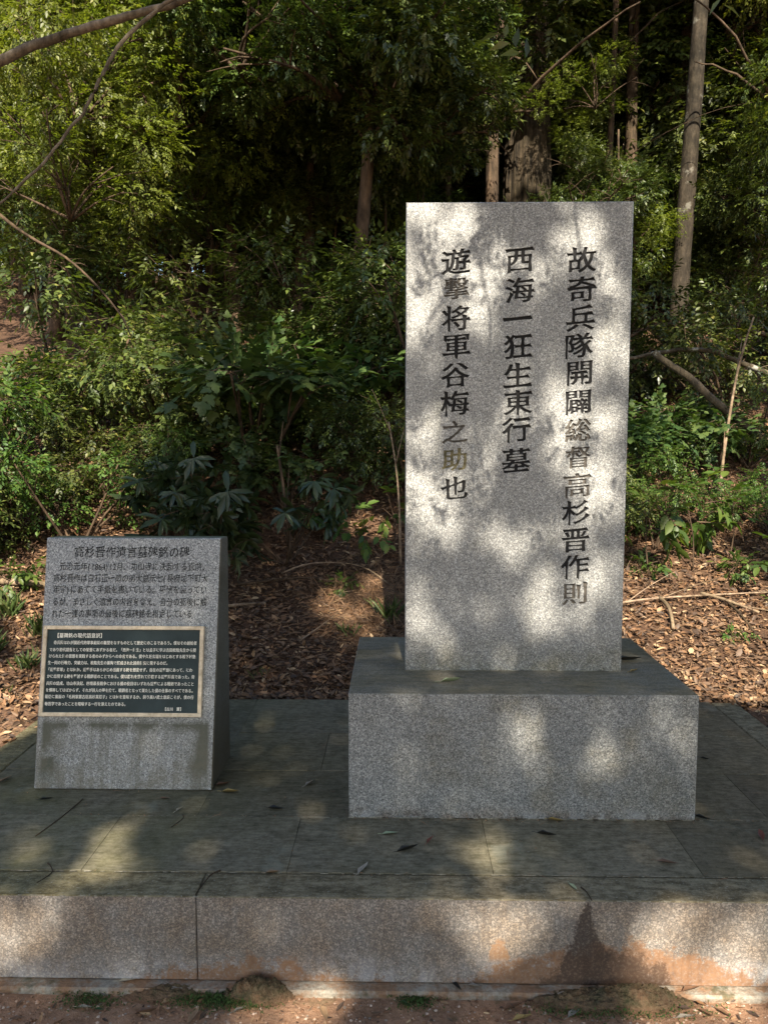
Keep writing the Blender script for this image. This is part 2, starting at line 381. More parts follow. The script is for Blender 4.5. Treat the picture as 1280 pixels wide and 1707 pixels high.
# ------------------------------------------------------------ terrain
def gz(x, y):
    if y < 2.03: return -.0+.012*noise.noise(Vector((x*3, y*3, 0)))+.006*noise.noise(Vector((x*11, y*11, 3)))
    s = max(0., y-3.9)
    z = .265+.47*s
    if y > 12.5: z -= (y-12.5)*.40+.012*(y-12.5)**2*.4
    z += (.03+.05*min(s, 3))*noise.noise(Vector((x*.9, y*.9, 5)))*min(1, s)+.015*noise.noise(Vector((x*4, y*4, 9)))*(1 if s > 0 else .3)
    z += .22*min(1, s/4)*noise.noise(Vector((x*.35, y*.35, 2.)))
    if abs(x) > 1.68 and y < 3.9:
        t = min(1, max(0, (y-2.0)/.9)); z = .25*t*t*(3-2*t)-.0+.02*noise.noise(Vector((x*2, y*2, 7)))
    elif y < 3.9: z = min(z, .255) if y > 3.7 else 0.
    return z
def grid_ground():
    xs = np.concatenate([np.linspace(-60, -8, 14), np.linspace(-7.5, -2.4, 28), np.linspace(-2.3, 2.4, 120), np.linspace(2.5, 7.5, 28), np.linspace(8, 60, 14)])
    ys = np.concatenate([np.linspace(-40, 0, 16), np.linspace(.2, 1.5, 14), np.linspace(1.53, 2.3, 36), np.linspace(2.4, 3.6, 10), np.linspace(3.68, 8, 90), np.linspace(8.1, 18, 60), np.linspace(19, 90, 20)])
    V = []
    for y in ys:
        for x in xs:
            z = gz(x, y)
            V.append((x, y, z))
    nx = len(xs); F = [(j*nx+i, j*nx+i+1, (j+1)*nx+i+1, (j+1)*nx+i) for j in range(len(ys)-1) for i in range(nx-1)]
    o = obj('ground', V, F, M['ground'], smooth=True); tag(o, kind='structure')
grid_ground()

# ------------------------------------------------------------ leaves
def templ(kind):
    if kind == 'simple':
        V = [(0, 0, 0), (.42, -.24, .05), (1, 0, -.10), (.42, .24, .05), (.48, 0, -.02)]
        F = [(0, 1, 4), (1, 2, 4), (2, 3, 4), (3, 0, 4)]
    elif kind == 'oval':
        V = [(0, 0, 0), (.28, -.21, .05), (.66, -.20, .03), (1, 0, -.12), (.66, .20, .03), (.28, .21, .05), (.3, 0, 0), (.68, 0, -.04)]
        F = [(0, 1, 6), (6, 5, 0), (1, 2, 7), (1, 7, 6), (6, 7, 4), (6, 4, 5), (2, 3, 7), (7, 3, 4)]
    elif kind == 'long':
        V = [(0, 0, 0), (.3, -.10, .03), (.68, -.115, 0), (1, 0, -.20), (.68, .115, 0), (.3, .10, .03), (.3, 0, 0), (.68, 0, -.05)]
        F = [(0, 1, 6), (6, 5, 0), (1, 2, 7), (1, 7, 6), (6, 7, 4), (6, 4, 5), (2, 3, 7), (7, 3, 4)]
    elif kind == 'lobed':
        R = [(0, 0), (.12, -.20), (.10, -.42), (.40, -.56), (.50, -.25), (.68, -.27), (1.02, 0), (.68, .27), (.50, .25), (.40, .56), (.10, .42), (.12, .20)]
        V = [(x, y, -.16*abs(y)-.12*x*x) for x, y in R]+[(.40, 0, .03)]
        F = [(i, (i+1) % 12, 12) for i in range(12)]
    elif kind == 'curl':
        V = [(0, 0, 0), (.28, -.17, .14), (.66, -.16, .17), (1, 0, .12), (.66, .16, .06), (.28, .19, .10), (.3, 0, 0), (.68, 0, .03)]
        F = [(0, 1, 6), (6, 5, 0), (1, 2, 7), (1, 7, 6), (6, 7, 4), (6, 4, 5), (2, 3, 7), (7, 3, 4)]
    elif kind == 'needle':
        V = [(0, 0, 0), (.5, -.012, .06), (1, 0, 0), (.5, .012, .06)]; F = [(0, 1, 3), (1, 2, 3)]
    return np.array(V, float), np.array(F)
def leaves_mesh(name, kind, P, D, Nn, size, mat, width=1.):
    T, F = templ(kind)
    D = D/np.linalg.norm(D, axis=1, keepdims=True)
    B = np.cross(Nn, D); B /= np.linalg.norm(B, axis=1, keepdims=True)+1e-9; U = np.cross(D, B)
    sz = size[:, None, None]
    w = np.broadcast_to(np.asarray(width, float), (len(P),))[:, None, None]
    V = P[:, None, :]+sz*(T[None, :, 0:1]*D[:, None, :]+w*T[None, :, 1:2]*B[:, None, :]+T[None, :, 2:3]*U[:, None, :])
    FF = F[None]+(np.arange(len(P))*len(T))[:, None, None]
    return npmesh(name, V.reshape(-1, 3), [FF.reshape(-1, F.shape[1])], mat, smooth=kind in ('oval', 'long', 'lobed', 'curl'))
def rv(n): v = rng.normal(size=(n, 3)); return v/np.linalg.norm(v, axis=1, keepdims=True)
def spray_cloud(nspray, k, lobes, leaf, twig=.22, whorl=False, droop=.25, flat=.0):
    """positions, directions, normals of leaves on sprays filling the lobes (cx,cy,cz,rx,ry,rz)"""
    L = np.array(lobes, float); vol = L[:, 3]*L[:, 4]*L[:, 5]; pick = rng.choice(len(L), nspray, p=vol/vol.sum())
    u = rv(nspray); rr = rng.uniform(.15, 1, nspray)**.45
    c = L[pick, :3]+u*rr[:, None]*L[pick, 3:]
    d = u*np.array([1, 1, .5])+.75*rv(nspray); d[:, 2] -= droop; d /= np.linalg.norm(d, axis=1, keepdims=True)
    upv = np.array([0, 0, 1.])+.35*rv(nspray)
    side = np.cross(upv, d); side /= np.linalg.norm(side, axis=1, keepdims=True); nn = np.cross(d, side)
    P, D, Nn, sz = [], [], [], []
    tw = twig*rng.uniform(.6, 1.2, nspray)
    for j in range(k):
        if whorl:
            a = 2*math.pi*j/k+rng.uniform(-.3, .3, nspray); o = .35
            dd = d*.25+side*np.cos(a)[:, None]+nn*np.sin(a)[:, None]; dd[:, 2] -= rng.uniform(.1, .9, nspray); pp = c
            n2 = d
        else:
            f = (j+.5)/k; s = 1 if j % 2 else -1
            if j == k-1: s = 0
            dd = d*.75+side*s*.8+.25*rv(nspray); pp = c+d*(tw*f)[:, None]; n2 = nn+.35*rv(nspray)
        dd = dd.copy(); dd[:, 2] -= .15
        P.append(pp); D.append(dd); Nn.append(n2); sz.append(leaf*rng.uniform(.6, 1.15, nspray))
    return np.concatenate(P), np.concatenate(D), np.concatenate(Nn), np.concatenate(sz), c, d, tw
def rand_lobes(n, R, H, z0=0., r=(.3, .5), flat=.7):
    out = []
    for _ in range(n):
        a = random.uniform(0, 2*math.pi); q = R*math.sqrt(random.random())
        rr = random.uniform(*r)*R
        out.append((q*math.cos(a), q*math.sin(a), z0+random.uniform(0, H), rr, rr, rr*flat))
    return out
def stem_mesh(name, lobes, mat, r0=.02, base=(0, 0, 0), extra=None):
    A = Acc()
    for i, L in enumerate(lobes):
        e = Vector(L[:3]); b = Vector(base)+Vector((random.uniform(-.04, .04), random.uniform(-.04, .04), 0))
        m = b.lerp(e, .5)+Vector((random.uniform(-.1, .1), random.uniform(-.1, .1), .06))*L[3]*2
        A.tube([b, m, e], r0, r0*.35, 5, 3)
        for _ in range(3):
            q = m.lerp(e, random.random()); t = e+Vector([random.uniform(-1, 1)*L[3+k]*.8 for k in range(3)])
            A.tube([q, q.lerp(t, .5)+Vector((0, 0, .05)), t], r0*.45, r0*.12, 4, 2)
    return mesh(name, A.V, A.F, mat, True)
def add_twigs(name, c, d, tw, mat, r=.003, every=2):
    V = []; F = []
    for i in range(0, len(c), every):
        a = Vector(c[i]-d[i]*tw[i]*.5); b = Vector(c[i]+d[i]*tw[i]); s = Vector((r, r*.3, 0)); t = Vector((0, r*.4, r)); n = len(V)
        V += [a-s-t, a+s-t, a+t*1.2, b]; F += [(n, n+1, n+3), (n+1, n+2, n+3), (n+2, n, n+3)]
    return mesh(name, V, F, mat)

# ---- crown library: each (leaf mesh, stem mesh)
LIB = {}
def crown(key, leafkind, nspray, k, lobes, leaf, mat, twig=.2, whorl=False, droop=.25, r0=.02, width=1., stemmat='bark_brown'):
    P, D, Nn, sz, c, d, tw = spray_cloud(nspray, k, lobes, leaf, twig, whorl, droop)
    lm = leaves_mesh('foliage', leafkind, P, D, Nn, sz, M[mat], width)
    LIB[key] = (lm, stem_mesh('stems', lobes, M[stemmat], r0), add_twigs('twigs', c, d, tw, M['bark_brown'], .002, 3))
for i in range(3):
    crown('bush%d' % i, 'simple', 720, 7, rand_lobes(7, .8, 1.0, .35, (.35, .5)), .068, 'leaf_mid')
    crown('dark%d' % i, 'simple', 850, 7, rand_lobes(6, .9, 1.1, .3, (.4, .55)), .068, 'leaf_dark')
for i in range(2):
    crown('light%d' % i, 'oval', 420, 7, rand_lobes(6, .75, .9, .3, (.3, .45)), .058, 'leaf_light')
    crown('lobed%d' % i, 'lobed', 230, 5, rand_lobes(6, .75, .5, .5, (.35, .5), .3), .095, 'leaf_lobed', .28, droop=.1)
    crown('long%d' % i, 'long', 46, 8, rand_lobes(6, .5, .4, .3, (.35, .5), .6), .17, 'leaf_long', whorl=True, droop=-.5, r0=.010)
    crown('canopy%d' % i, 'simple', 1500, 8, rand_lobes(9, 1.6, 1.6, .0, (.35, .5)), .11, 'leaf_dark', .3, r0=.04)
    crown('canopym%d' % i, 'simple', 1500, 8, rand_lobes(9, 1.6, 1.6, .0, (.35, .5)), .10, 'leaf_mid', .3, r0=.04)
for i in range(2): crown('sun%d' % i, 'simple', 1300, 8, rand_lobes(9, 1.5, 1.5, .0, (.35, .5)), .085, 'leaf_crown', .28, r0=.03)
crown('sprig', 'oval', 9, 6, [(0, 0, .28, .16, .16, .12)], .075, 'leaf_light', .14, r0=.004)
crown('herb', 'oval', 40, 5, rand_lobes(4, .22, .12, .06, (.3, .5)), .06, 'leaf_light', .10, r0=.004)

def plant(key, name, x, y, s, label, cat, group=None, z=None, rz=None, sz=None, dz=0.):
    t = empty(name, (x, y, (gz(x, y)-.02 if z is None else z)+dz), random.uniform(0, 6.28) if rz is None else rz)
    t.scale = (s, s, s*(sz or 1)); tag(t, label, cat, group)
    for nm, me in zip(('foliage', 'stem', 'twigs'), LIB[key]):
        o = link(bpy.data.objects.new(nm, me), t)
        if nm != 'stem': o['kind'] = 'stuff'
    return t
def trunk_path(x, y, x2, y2, h, z=None, k=12, bend=.15):
    z = gz(x, y)-.1 if z is None else z
    ph = random.uniform(0, 6); out = []
    for i in range(k+1):
        t = i/k
        out.append(Vector((x+(x2-x)*t+bend*math.sin(t*5+ph)*t*(1.2-t), y+(y2-y)*t+bend*math.cos(t*4+ph)*t*(1-t), z+h*t)))
    return out
def tree(name, base, top, h, r, mat, label, cat='tree', group=None, crowns=(), n=12, ribs=0, limbs=3, bend=.15):
    x, y = base; pth = trunk_path(x, y, top[0], top[1], h, bend=bend, k=14)
    t = empty(name, pth[0]); tag(t, label, cat, group); o = Vector(pth[0])
    rads = [r*(1.0-.45*i/14)*(1.35 if i == 0 else 1) for i in range(15)]
    V, F = tube_np([p-o for p in pth], rads, n, wob=.14, ribs=ribs, ribd=.07 if ribs else 0)
    obj('trunk', V, F, M[mat], t, True)
    for _ in range(limbs):
        A = Acc()
        i = random.randint(6, 13); b = pth[i]-o; a = random.uniform(0, 6.28); l = random.uniform(.8, 1.8)
        e = b+Vector((math.cos(a)*l, math.sin(a)*l, random.uniform(.3, 1)))
        A.tube([b, b.lerp(e, .5)+Vector((0, 0, .12)), e], r*.32, r*.08, 5, 4, jit=.02)
        obj('limb', A.V, A.F, M[mat], t, True)
    for (key, cx, cy, cz, s) in crowns:
        for nm, me in zip(('crown', 'branches'), LIB[key][:2]):
            c = link(bpy.data.objects.new(nm, me), t); c.location = Vector((cx, cy, cz))-o; c.scale = (s, s, s)
            c.rotation_euler = (random.uniform(-.3, .3), random.uniform(-.3, .3), random.uniform(0, 6.28)); c['kind'] = 'stuff'
    return t

# ------------------------------------------------------------ stone platform
plat = empty('stone_platform', (0, 2.9, 0)); tag(plat, 'low mossy stone platform that carries both inscribed monuments', 'platform')
PO = Vector((0, 2.9, 0))
def child_box(name, lo, hi, mat, parent, **kw):
    o = bevel_box(name, [lo[i]-PO[i] for i in range(3)], [hi[i]-PO[i] for i in range(3)], M[mat], parent, **kw); return o
T = .275; g = .0012
child_box('rubble_core', (-1.66, 2.1, -.05), (1.66, 3.74, T-.012), 'grout', plat, bev=.001)
xs = [-1.68, -.571, 1.68]
for a, b in zip(xs[:-1], xs[1:]):
    f = child_box('facing_block', (a+g, 2.066, .022), (b-g, 2.186, T-.001), 'facing', plat, bev=.003)
    f.data.materials.append(M['coping'])
    for p in f.data.polygons:
        if p.normal.z > .5: p.material_index = 1
fo = []
child_box('footing', (-1.70, 2.030, -.10), (1.70, 2.10, .019), 'footing', plat, bev=.006)
for sx in (-1, 1):
    for a, b in ((2.192, 2.95), (2.955, 3.75)):
        lo, hi = (1.555, 1.68) if sx > 0 else (-1.68, -1.555)
        child_box('side_coping', (lo, a, 0), (hi, b, T), 'coping', plat, bev=.005)
rows = [(2.193, 2.534, [-1.55, -.95, -.33, .287, .91, 1.55]), (2.538, 2.911, [-1.55, -.69, .02, .66, 1.27, 1.55]),
        (2.914, 3.303, [-1.55, -1.0, -.3, .3, .95, 1.55]), (3.307, 3.757, [-1.55, -.7, 0, .7, 1.55])]
for y0, y1, xx in rows:
    for a, b in zip(xx[:-1], xx[1:]):
        dz = random.uniform(-.0015, .0015)
        child_box('paving_slab', (a+.0006, y0, T-.03), (b-.0006, y1, T+dz), 'paving', plat, bev=.0010)
# pale mortar left along the joints (irregular thread, slightly proud)
A = Acc()
for y, x0, x1 in ((2.1895, -1.5, 1.5), (2.536, -1.5, -.2), (2.536, 1.03, 1.5), (3.305, 1.03, 1.5), (2.9125, 1.03, 1.55)):
    x = x0
    while x < x1:
        L = random.uniform(.004, .03)
        if random.random() < .5:
            w = random.uniform(.0008, .0022)
            A.add(*tube_np([(x-PO.x, y-PO.y, T-.0006), (min(x+L, x1)-PO.x, y-PO.y+random.uniform(-.0018, .0018), T-.0006)], [w, w*random.uniform(.5, 1)], 5))
        x += L
x = -1.65
while x < 1.65:     # worn bright arris along the front top edge
    L = random.uniform(.003, .02); w = random.uniform(.0007, .0022)
    if random.random() < .6: A.add(*tube_np([(x-PO.x, 2.068-PO.y, T-.0035), (x+L-PO.x, 2.068-PO.y, T-.0035)], [w, w], 5))
    x += L
o = obj('joint_mortar', A.V, A.F, M['grout'], plat); o['kind'] = 'stuff'

# ------------------------------------------------------------ brushed glyphs from the built-in CJK font
_gl = {}
def glyph(ch, style='brush', bold=.012):
    key = (ch, style, bold)
    if key in _gl: return _gl[key]
    c = bpy.data.curves.new('g', 'FONT'); c.body = ch; c.resolution_u = 2
    o = bpy.data.objects.new('g', c); S.collection.objects.link(o)
    cc = o.to_curve(bpy.context.evaluated_depsgraph_get())
    polys = []
    for s in cc.splines:
        bp = s.bezier_points; n = len(bp); pts = []
        for i in range(n):
            a, b = bp[i], bp[(i+1) % n]
            pts.append(a.co.xy.copy())
            st = (a.handle_right-a.co).cross(b.co-a.co).length+(b.handle_left-b.co).cross(b.co-a.co).length
            if st > 1e-5:
                for j in (1, 2, 3):
                    t = j/4; u = 1-t
                    pts.append((a.co*u**3+a.handle_right*3*u*u*t+b.handle_left*3*u*t*t+b.co*t**3).xy)
        q = [pts[0]]
        for p in pts[1:]:
            if (p-q[-1]).length > 1e-4: q.append(p)
        if (q[0]-q[-1]).length < 1e-4: q.pop()
        if len(q) > 2: polys.append(q)
    o.to_curve_clear(); bpy.data.objects.remove(o); bpy.data.curves.remove(c)
    out = []
    for q in polys:
        n = len(q); area = sum(q[i].x*q[(i+1) % n].y-q[(i+1) % n].x*q[i].y for i in range(n))/2
        sgn = 1 if area > 0 else -1       # find side of ink: Noto outer contours share one sign
        out.append((q, area))
    if not out: _gl[key] = ([], 0); return _gl[key]
    big = max(out, key=lambda t: abs(t[1]))[1]; osg = 1 if big > 0 else -1
    res = []
    for q, area in out:
        n = len(q); Q = [v.copy() for v in q]
        def outn(i):   # outward normal of edge i->i+1 (out of the ink)
            e = (q[(i+1) % n]-q[i]); e.normalize() if e.length > 0 else None
            return Vector((e.y, -e.x))*osg
        for i in range(n):
            na, nb = outn(i-1), outn(i); s = na+nb
            m = s/max(.35, s.length_squared/2) if s.length > 1e-6 else na
            Q[i] = q[i]+Vector((m.x*bold*1.45, m.y*bold*.55))
        if style == 'brush' and (area > 0) == (osg > 0):
            for i in range(n):
                a, b = q[i], q[(i+1) % n]; L = (b-a).length
                if not .035 < L < .10: continue
                p0, p3 = q[i-1], q[(i+2) % n]
                if (a-p0).length < L*1.1 or (p3-b).length < L*1.1: continue
                t0 = (a-p0).normalized(); t1 = (p3-b).normalized(); d = outn(i)
                if t0.dot(t1) > -.8 or t0.dot(d) < .5: continue
                ia, ib = i, (i+1) % n
                hi, lo = (ia, ib) if q[ia].y > q[ib].y else (ib, ia)
                le, ri = (ia, ib) if q[ia].x < q[ib].x else (ib, ia)
                if d.x > .85: Q[hi] += Vector((-.030, .040)); Q[lo] += Vector((.036, -.020))
                elif d.x < -.85: Q[hi] += Vector((-.034, .026)); Q[lo] += Vector((.020, -.020))
                elif d.y > .8: Q[le] += Vector((-.040, .036)); Q[ri] += Vector((.010, -.024))
                elif d.y < -.8: Q[le] += Vector((.016, .016)); Q[ri] += Vector((-.020, -.050))
                elif d.y < 0 and d.x < 0:
                    md = (Q[ia]+Q[ib])/2; Q[ia] = Q[ia].lerp(md, .85)+d*.06; Q[ib] = Q[ib].lerp(md, .85)+d*.06
                elif d.y < 0 and d.x > 0:
                    Q[ri] += Vector((.075, .0)); Q[le] += Vector((.0, -.035))
        if style == 'brush':
            R_ = []
            for i in range(n):      # strokes swell at their ends and narrow in the middle
                R_.append(Q[i]); Ln = (q[(i+1) % n]-q[i]).length
                if Ln > .15:
                    o_ = outn(i)
                    for t in (.22, .5, .78):
                        R_.append(Q[i].lerp(Q[(i+1) % n], t)-o_*(.017*math.sin(math.pi*t)*min(1, Ln/.3)))
            Q = R_
            for v in Q:
                w = noise.noise(Vector((v.x*4+ord(ch) % 97, v.y*4, 0)))
                v.x += .014*w; v.y += .10*(v.x-.5)+.006*noise.noise(Vector((v.x*5, v.y*5, ord(ch) % 31)))
        res.append([tuple(v) for v in Q])
    # thickest-first: keep metrics
    X = [p[0] for q in res for p in q]; Y = [p[1] for q in res for p in q]
    _gl[key] = (res, (min(X), max(X), min(Y), max(Y))); return _gl[key]
def fill_polys(polys, extrude=0., fill='BOTH'):
    cu = bpy.data.curves.new('c', 'CURVE'); cu.dimensions = '2D'; cu.fill_mode = fill; cu.extrude = extrude
    for q in polys:
        s = cu.splines.new('POLY'); s.points.add(len(q)-1); s.use_cyclic_u = True
        for p, (x, y) in zip(s.points, q): p.co = (x, y, 0, 1)
    o = bpy.data.objects.new('c', cu); S.collection.objects.link(o)
    bpy.context.view_layer.update()
    dg = bpy.context.evaluated_depsgraph_get(); me = bpy.data.meshes.new_from_object(o.evaluated_get(dg))
    bpy.data.objects.remove(o); bpy.data.curves.remove(cu); return me
from mathutils.geometry import delaunay_2d_cdt
def winding(px, py, polys):
    w = 0
    for q in polys:
        n = len(q)
        for i in range(n):
            x0, y0 = q[i]; x1, y1 = q[(i+1) % n]
            if (y0 <= py) != (y1 <= py):
                t = (py-y0)/(y1-y0)
                if x0+t*(x1-x0) > px: w += 1 if y1 > y0 else -1
    return w
def cdt_fill(polys, box=None):
    """triangles inside the glyph (box None) or of the box minus the glyph; returns verts, faces, wall edges"""
    V = []; E = []
    for q in polys:
        b = len(V); V += [Vector(p) for p in q]; E += [(b+i, b+(i+1) % len(q)) for i in range(len(q))]
    if box:
        b = len(V); x0, x1, y0, y1 = box; V += [Vector(p) for p in ((x0, y0), (x1, y0), (x1, y1), (x0, y1))]; E += [(b+i, b+(i+1) % 4) for i in range(4)]
    vo, eo, fo, *_ = delaunay_2d_cdt(V, E, [], 0, 1e-7)
    F = []; ink = []
    for f in fo:
        cx = sum(vo[i].x for i in f)/len(f); cy = sum(vo[i].y for i in f)/len(f)
        inside = winding(cx, cy, polys) != 0
        ink.append(inside)
        if inside != bool(box): F.append(tuple(f))
    em = {}
    for f, k in zip(fo, ink):
        for i in range(len(f)):
            em.setdefault(tuple(sorted((f[i], f[(i+1) % len(f)]))), []).append((k, f[i], f[(i+1) % len(f)]))
    walls = [next((a, b) for k, a, b in v if k) for v in em.values() if len(v) == 2 and v[0][0] != v[1][0]]
    return vo, F, walls
def advance(ch): return .5 if ord(ch) < 128 else 1.

# ------------------------------------------------------------ main monument
mon = empty('stone_monument', (.43, 2.81, T)); tag(mon, 'tall grey granite monument slab with three columns of carved black characters on a wide pedestal', 'monument')
MO = Vector((.43, 2.81, T))
ped = bevel_box('pedestal', (-.166-.43, 2.534-2.81, 0), (1.013-.43, 3.307-2.81, .437), M['ped'], mon, bev=.003)
A = Acc()
def mline(p0, p1, w):
    p0, p1 = Vector(p0), Vector(p1); L = (p1-p0).length; t = 0
    while t < L:
        q = random.uniform(.004, .03)
        if random.random() < .8: A.add(*tube_np([p0.lerp(p1, t/L)-MO, p0.lerp(p1, min(1, (t+q)/L))-MO], [w*random.uniform(.6, 1.3)]*2, 5))
        t += q
mline((-.168, 2.5335, T+.001), (1.015, 2.5335, T+.001), .0032); mline((.03, 2.807, .7125), (.83, 2.807, .7125), .0028); mline((.829, 2.81, .7125), (.829, 3.02, .7125), .0026)
o = obj('joint_mortar', A.V, A.F, M['grout'], mon); o['kind'] = 'stuff'
X0, X1, Z0, Z1, Y0 = .029, .830, .712, 2.407, 2.808
slab = empty('inscribed_slab', (.43-MO.x, Y0-MO.y, .712-MO.z)); slab.parent = mon
CH = [('故',.651,2.206),('奇',.655,2.105),('兵',.652,2.003),('隊',.649,1.903),('開',.653,1.807),('闢',.650,1.703),('総',.652,1.604),('督',.654,1.505),('高',.653,1.401),('杉',.651,1.304),('晋',.651,1.203),('作',.652,1.101),('則',.651,1.005),('西',.432,2.207),('海',.435,2.100),('一',.428,2.002),('狂',.431,1.903),('生',.431,1.800),('東',.434,1.703),('行',.430,1.604),('墓',.430,1.494),('遊',.206,2.201),('撃',.209,2.108),('将',.208,2.001),('軍',.210,1.904),('谷',.207,1.801),('梅',.206,1.698),('之',.207,1.596),('助',.205,1.498),('也',.205,1.394)]
GLARE = {'総', '督', '高', '則', '之', '撃'}; SMALL = {'撃': .86, '督': .9, '総': .93, '則': .94, '助': .92, '之': .92, '也': .95, '杉': .98}  # first set: characters with sun glare painted into their colour
allpolys = []; chars = []
for ch, cx, cz in CH:
    polys, (ax, bx, ay, by) = glyph(ch, 'brush', .018)
    e = .103*SMALL.get(ch, 1); mx, my = (ax+bx)/2, (ay+by)/2
    if ch == '一': my += .0
    q = [[((x-mx)*e*1.02+cx-.43, (y-my)*e*.91+cz-.712) for x, y in p] for p in polys]
    allpolys += q; chars.append((ch, q))
hw = (X1-X0)/2; cm = (X0+X1)/2-.43; H = Z1-Z0; bv = .003
rect = [(cm-hw+bv, bv), (cm+hw-bv, bv), (cm+hw-bv, H-bv), (cm-hw+bv, H-bv)]
RX = Matrix.Rotation(math.pi/2, 4, 'X')           # (x,y,0) -> (x,0,y); front faces -Y
bm = bmesh.new(); DEP = .008; inks = []
def vert(p): return bm.verts.new(p)
cols = {}; 
for ch, q in chars:
    X = [p[0] for r in q for p in r]; Y = [p[1] for r in q for p in r]
    cols.setdefault(round((min(X)+max(X))/2/.2), []).append((ch, q, min(Y), max(Y)))
ck = sorted(cols); xm = []
for k in ck: xm.append(sum((min(p[0] for r in c[1] for p in r)+max(p[0] for r in c[1] for p in r))/2 for c in cols[k])/len(cols[k]))
xb_ = [cm-hw+bv]+[(a+b)/2 for a, b in zip(xm, xm[1:])]+[cm+hw-bv]
def rectf(x0, x1, y0, y1): bm.faces.new([vert((x0, 0, y0)), vert((x1, 0, y0)), vert((x1, 0, y1)), vert((x0, 0, y1))])
for ci, k in enumerate(ck):
    x0, x1 = xb_[ci], xb_[ci+1]; cc_ = sorted(cols[k], key=lambda c: c[2]); y = bv
    for i, (ch, q, ya, yb) in enumerate(cc_):
        lo = ya-.004 if i == 0 else max(y, ya-.002); hi = yb+.004 if i == len(cc_)-1 else (yb+cc_[i+1][2])/2
        if hi <= yb: hi = yb+.0004
        if lo > ya: q = [[(px, max(py, lo+.0003)) for px, py in r] for r in q]
        if lo > y+1e-6: rectf(x0, x1, y, lo)
        vo, F, walls = cdt_fill(q, (x0, x1, lo, hi))
        vs = [vert((v.x, 0, v.y)) for v in vo]
        for f in F: bm.faces.new([vs[j] for j in f])
        bk = {}
        for a_, b_ in walls:
            for j in (a_, b_):
                if j not in bk: bk[j] = vert((vo[j].x, DEP, vo[j].y))
            bm.faces.new((vs[a_], vs[b_], bk[b_], bk[a_]))
        inks.append((ch, cdt_fill(q))); y = hi
    rectf(x0, x1, y, H-bv)
bmesh.ops.recalc_face_normals(bm, faces=bm.faces[:])
for f in bm.faces:
    if abs(f.normal.y) > .9 and f.normal.y > 0: f.normal_flip()
def quad(bm, pts):
    bm.faces.new([bm.verts.new(p) for p in pts])
xa, xb = cm-hw, cm+hw
c0 = [(xa+bv, 0, bv), (xb-bv, 0, bv), (xb-bv, 0, H-bv), (xa+bv, 0, H-bv)]
c1 = [(xa, bv, 0), (xb, bv, 0), (xb, bv, H), (xa, bv, H)]
c2 = [(xa, .215, 0), (xb, .215, 0), (xb, .215, H), (xa, .215, H)]
for i in range(4):
    j = (i+1) % 4; quad(bm, (c0[i], c0[j], c1[j], c1[i])); quad(bm, (c1[i], c1[j], c2[j], c2[i]))
quad(bm, c2[::-1]); 
quad(bm, [(xa+bv, .0085, bv), (xb-bv, .0085, bv), (xb-bv, .0085, H-bv), (xa+bv, .0085, H-bv)])
me = bpy.data.meshes.new('stone_face'); bm.to_mesh(me); bm.free(); me.materials.append(M['slab'])
sb = link(bpy.data.objects.new('slab_body', me), slab)
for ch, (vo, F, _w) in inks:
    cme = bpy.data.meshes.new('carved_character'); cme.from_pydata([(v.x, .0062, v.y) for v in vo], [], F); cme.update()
    cme.materials.append(M['ink_gold_glare'] if ch == '助' else M['ink_glare'] if ch in GLARE else M['ink'])
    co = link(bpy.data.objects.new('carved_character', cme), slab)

# ------------------------------------------------------------ small information stone
IO = Vector((-1.018, 2.732, T))
info = empty('information_stone', IO); tag(info, 'low slanted grey explanation stone with carved text and a framed dark bronze plaque', 'information stone')
bot, top, dep, hh = .333, .339, .31, .918
prof = [(0, 0), (.198, hh), (.31, hh-.006), (.31, 0)]
bm = bmesh.new(); L_ = []; R_ = []
for (y, z) in prof:
    w = bot+(top-bot)*z/hh; L_.append(bm.verts.new((-w, y, z))); R_.append(bm.verts.new((w, y, z)))
bm.faces.new(L_[::-1]); bm.faces.new(R_)
for i in range(4):
    j = (i+1) % 4; bm.faces.new((L_[i], L_[j], R_[j], R_[i]))
bmesh.ops.recalc_face_normals(bm, faces=bm.faces[:])
bmesh.ops.bevel(bm, geom=bm.edges[:], offset=.004, segments=1, affect='EDGES')
me = bpy.data.meshes.new('stone_body'); bm.to_mesh(me); bm.free(); me.materials.append(M['info'])
link(bpy.data.objects.new('stone_body', me), info)
ang = math.atan2(.198, .918)
FR = Matrix.Rotation(-ang, 4, 'X')@RX     # plane (x, along face, out of face)
def on_face(me, lift): me.transform(FR@Matrix.Translation((0, 0, lift))); return me
def text_polys(s, x0, x1, yc, h, style='brush', bold=.0, pad=0.):
    tot = sum(advance(c) for c in s); sc = (x1-x0)/tot; x = x0; out = []
    for c in s:
        a = advance(c)
        if c not in ' 　':
            polys, _ = glyph(c, style, bold)
            for p in polys: out.append([(x+px*sc*.96+sc*.02, yc+(py-.36)*h*1.08) for px, py in p])
        x += a*sc
    return out
RXx = IO.x
title = '高杉晋作遺言墓碑銘の碑'; n = len(title); x0, x1 = -1.248-RXx, -.798-RXx
for i, c in enumerate(title):
    s = (x1-x0)/n; me = on_face(fill_polys(text_polys(c, x0+i*s, x0+(i+1)*s, .883, .043, 'brush', .008)), .0012)
    me.materials.clear(); me.materials.append(M['ink_info']); link(bpy.data.objects.new('title_character', me), info)
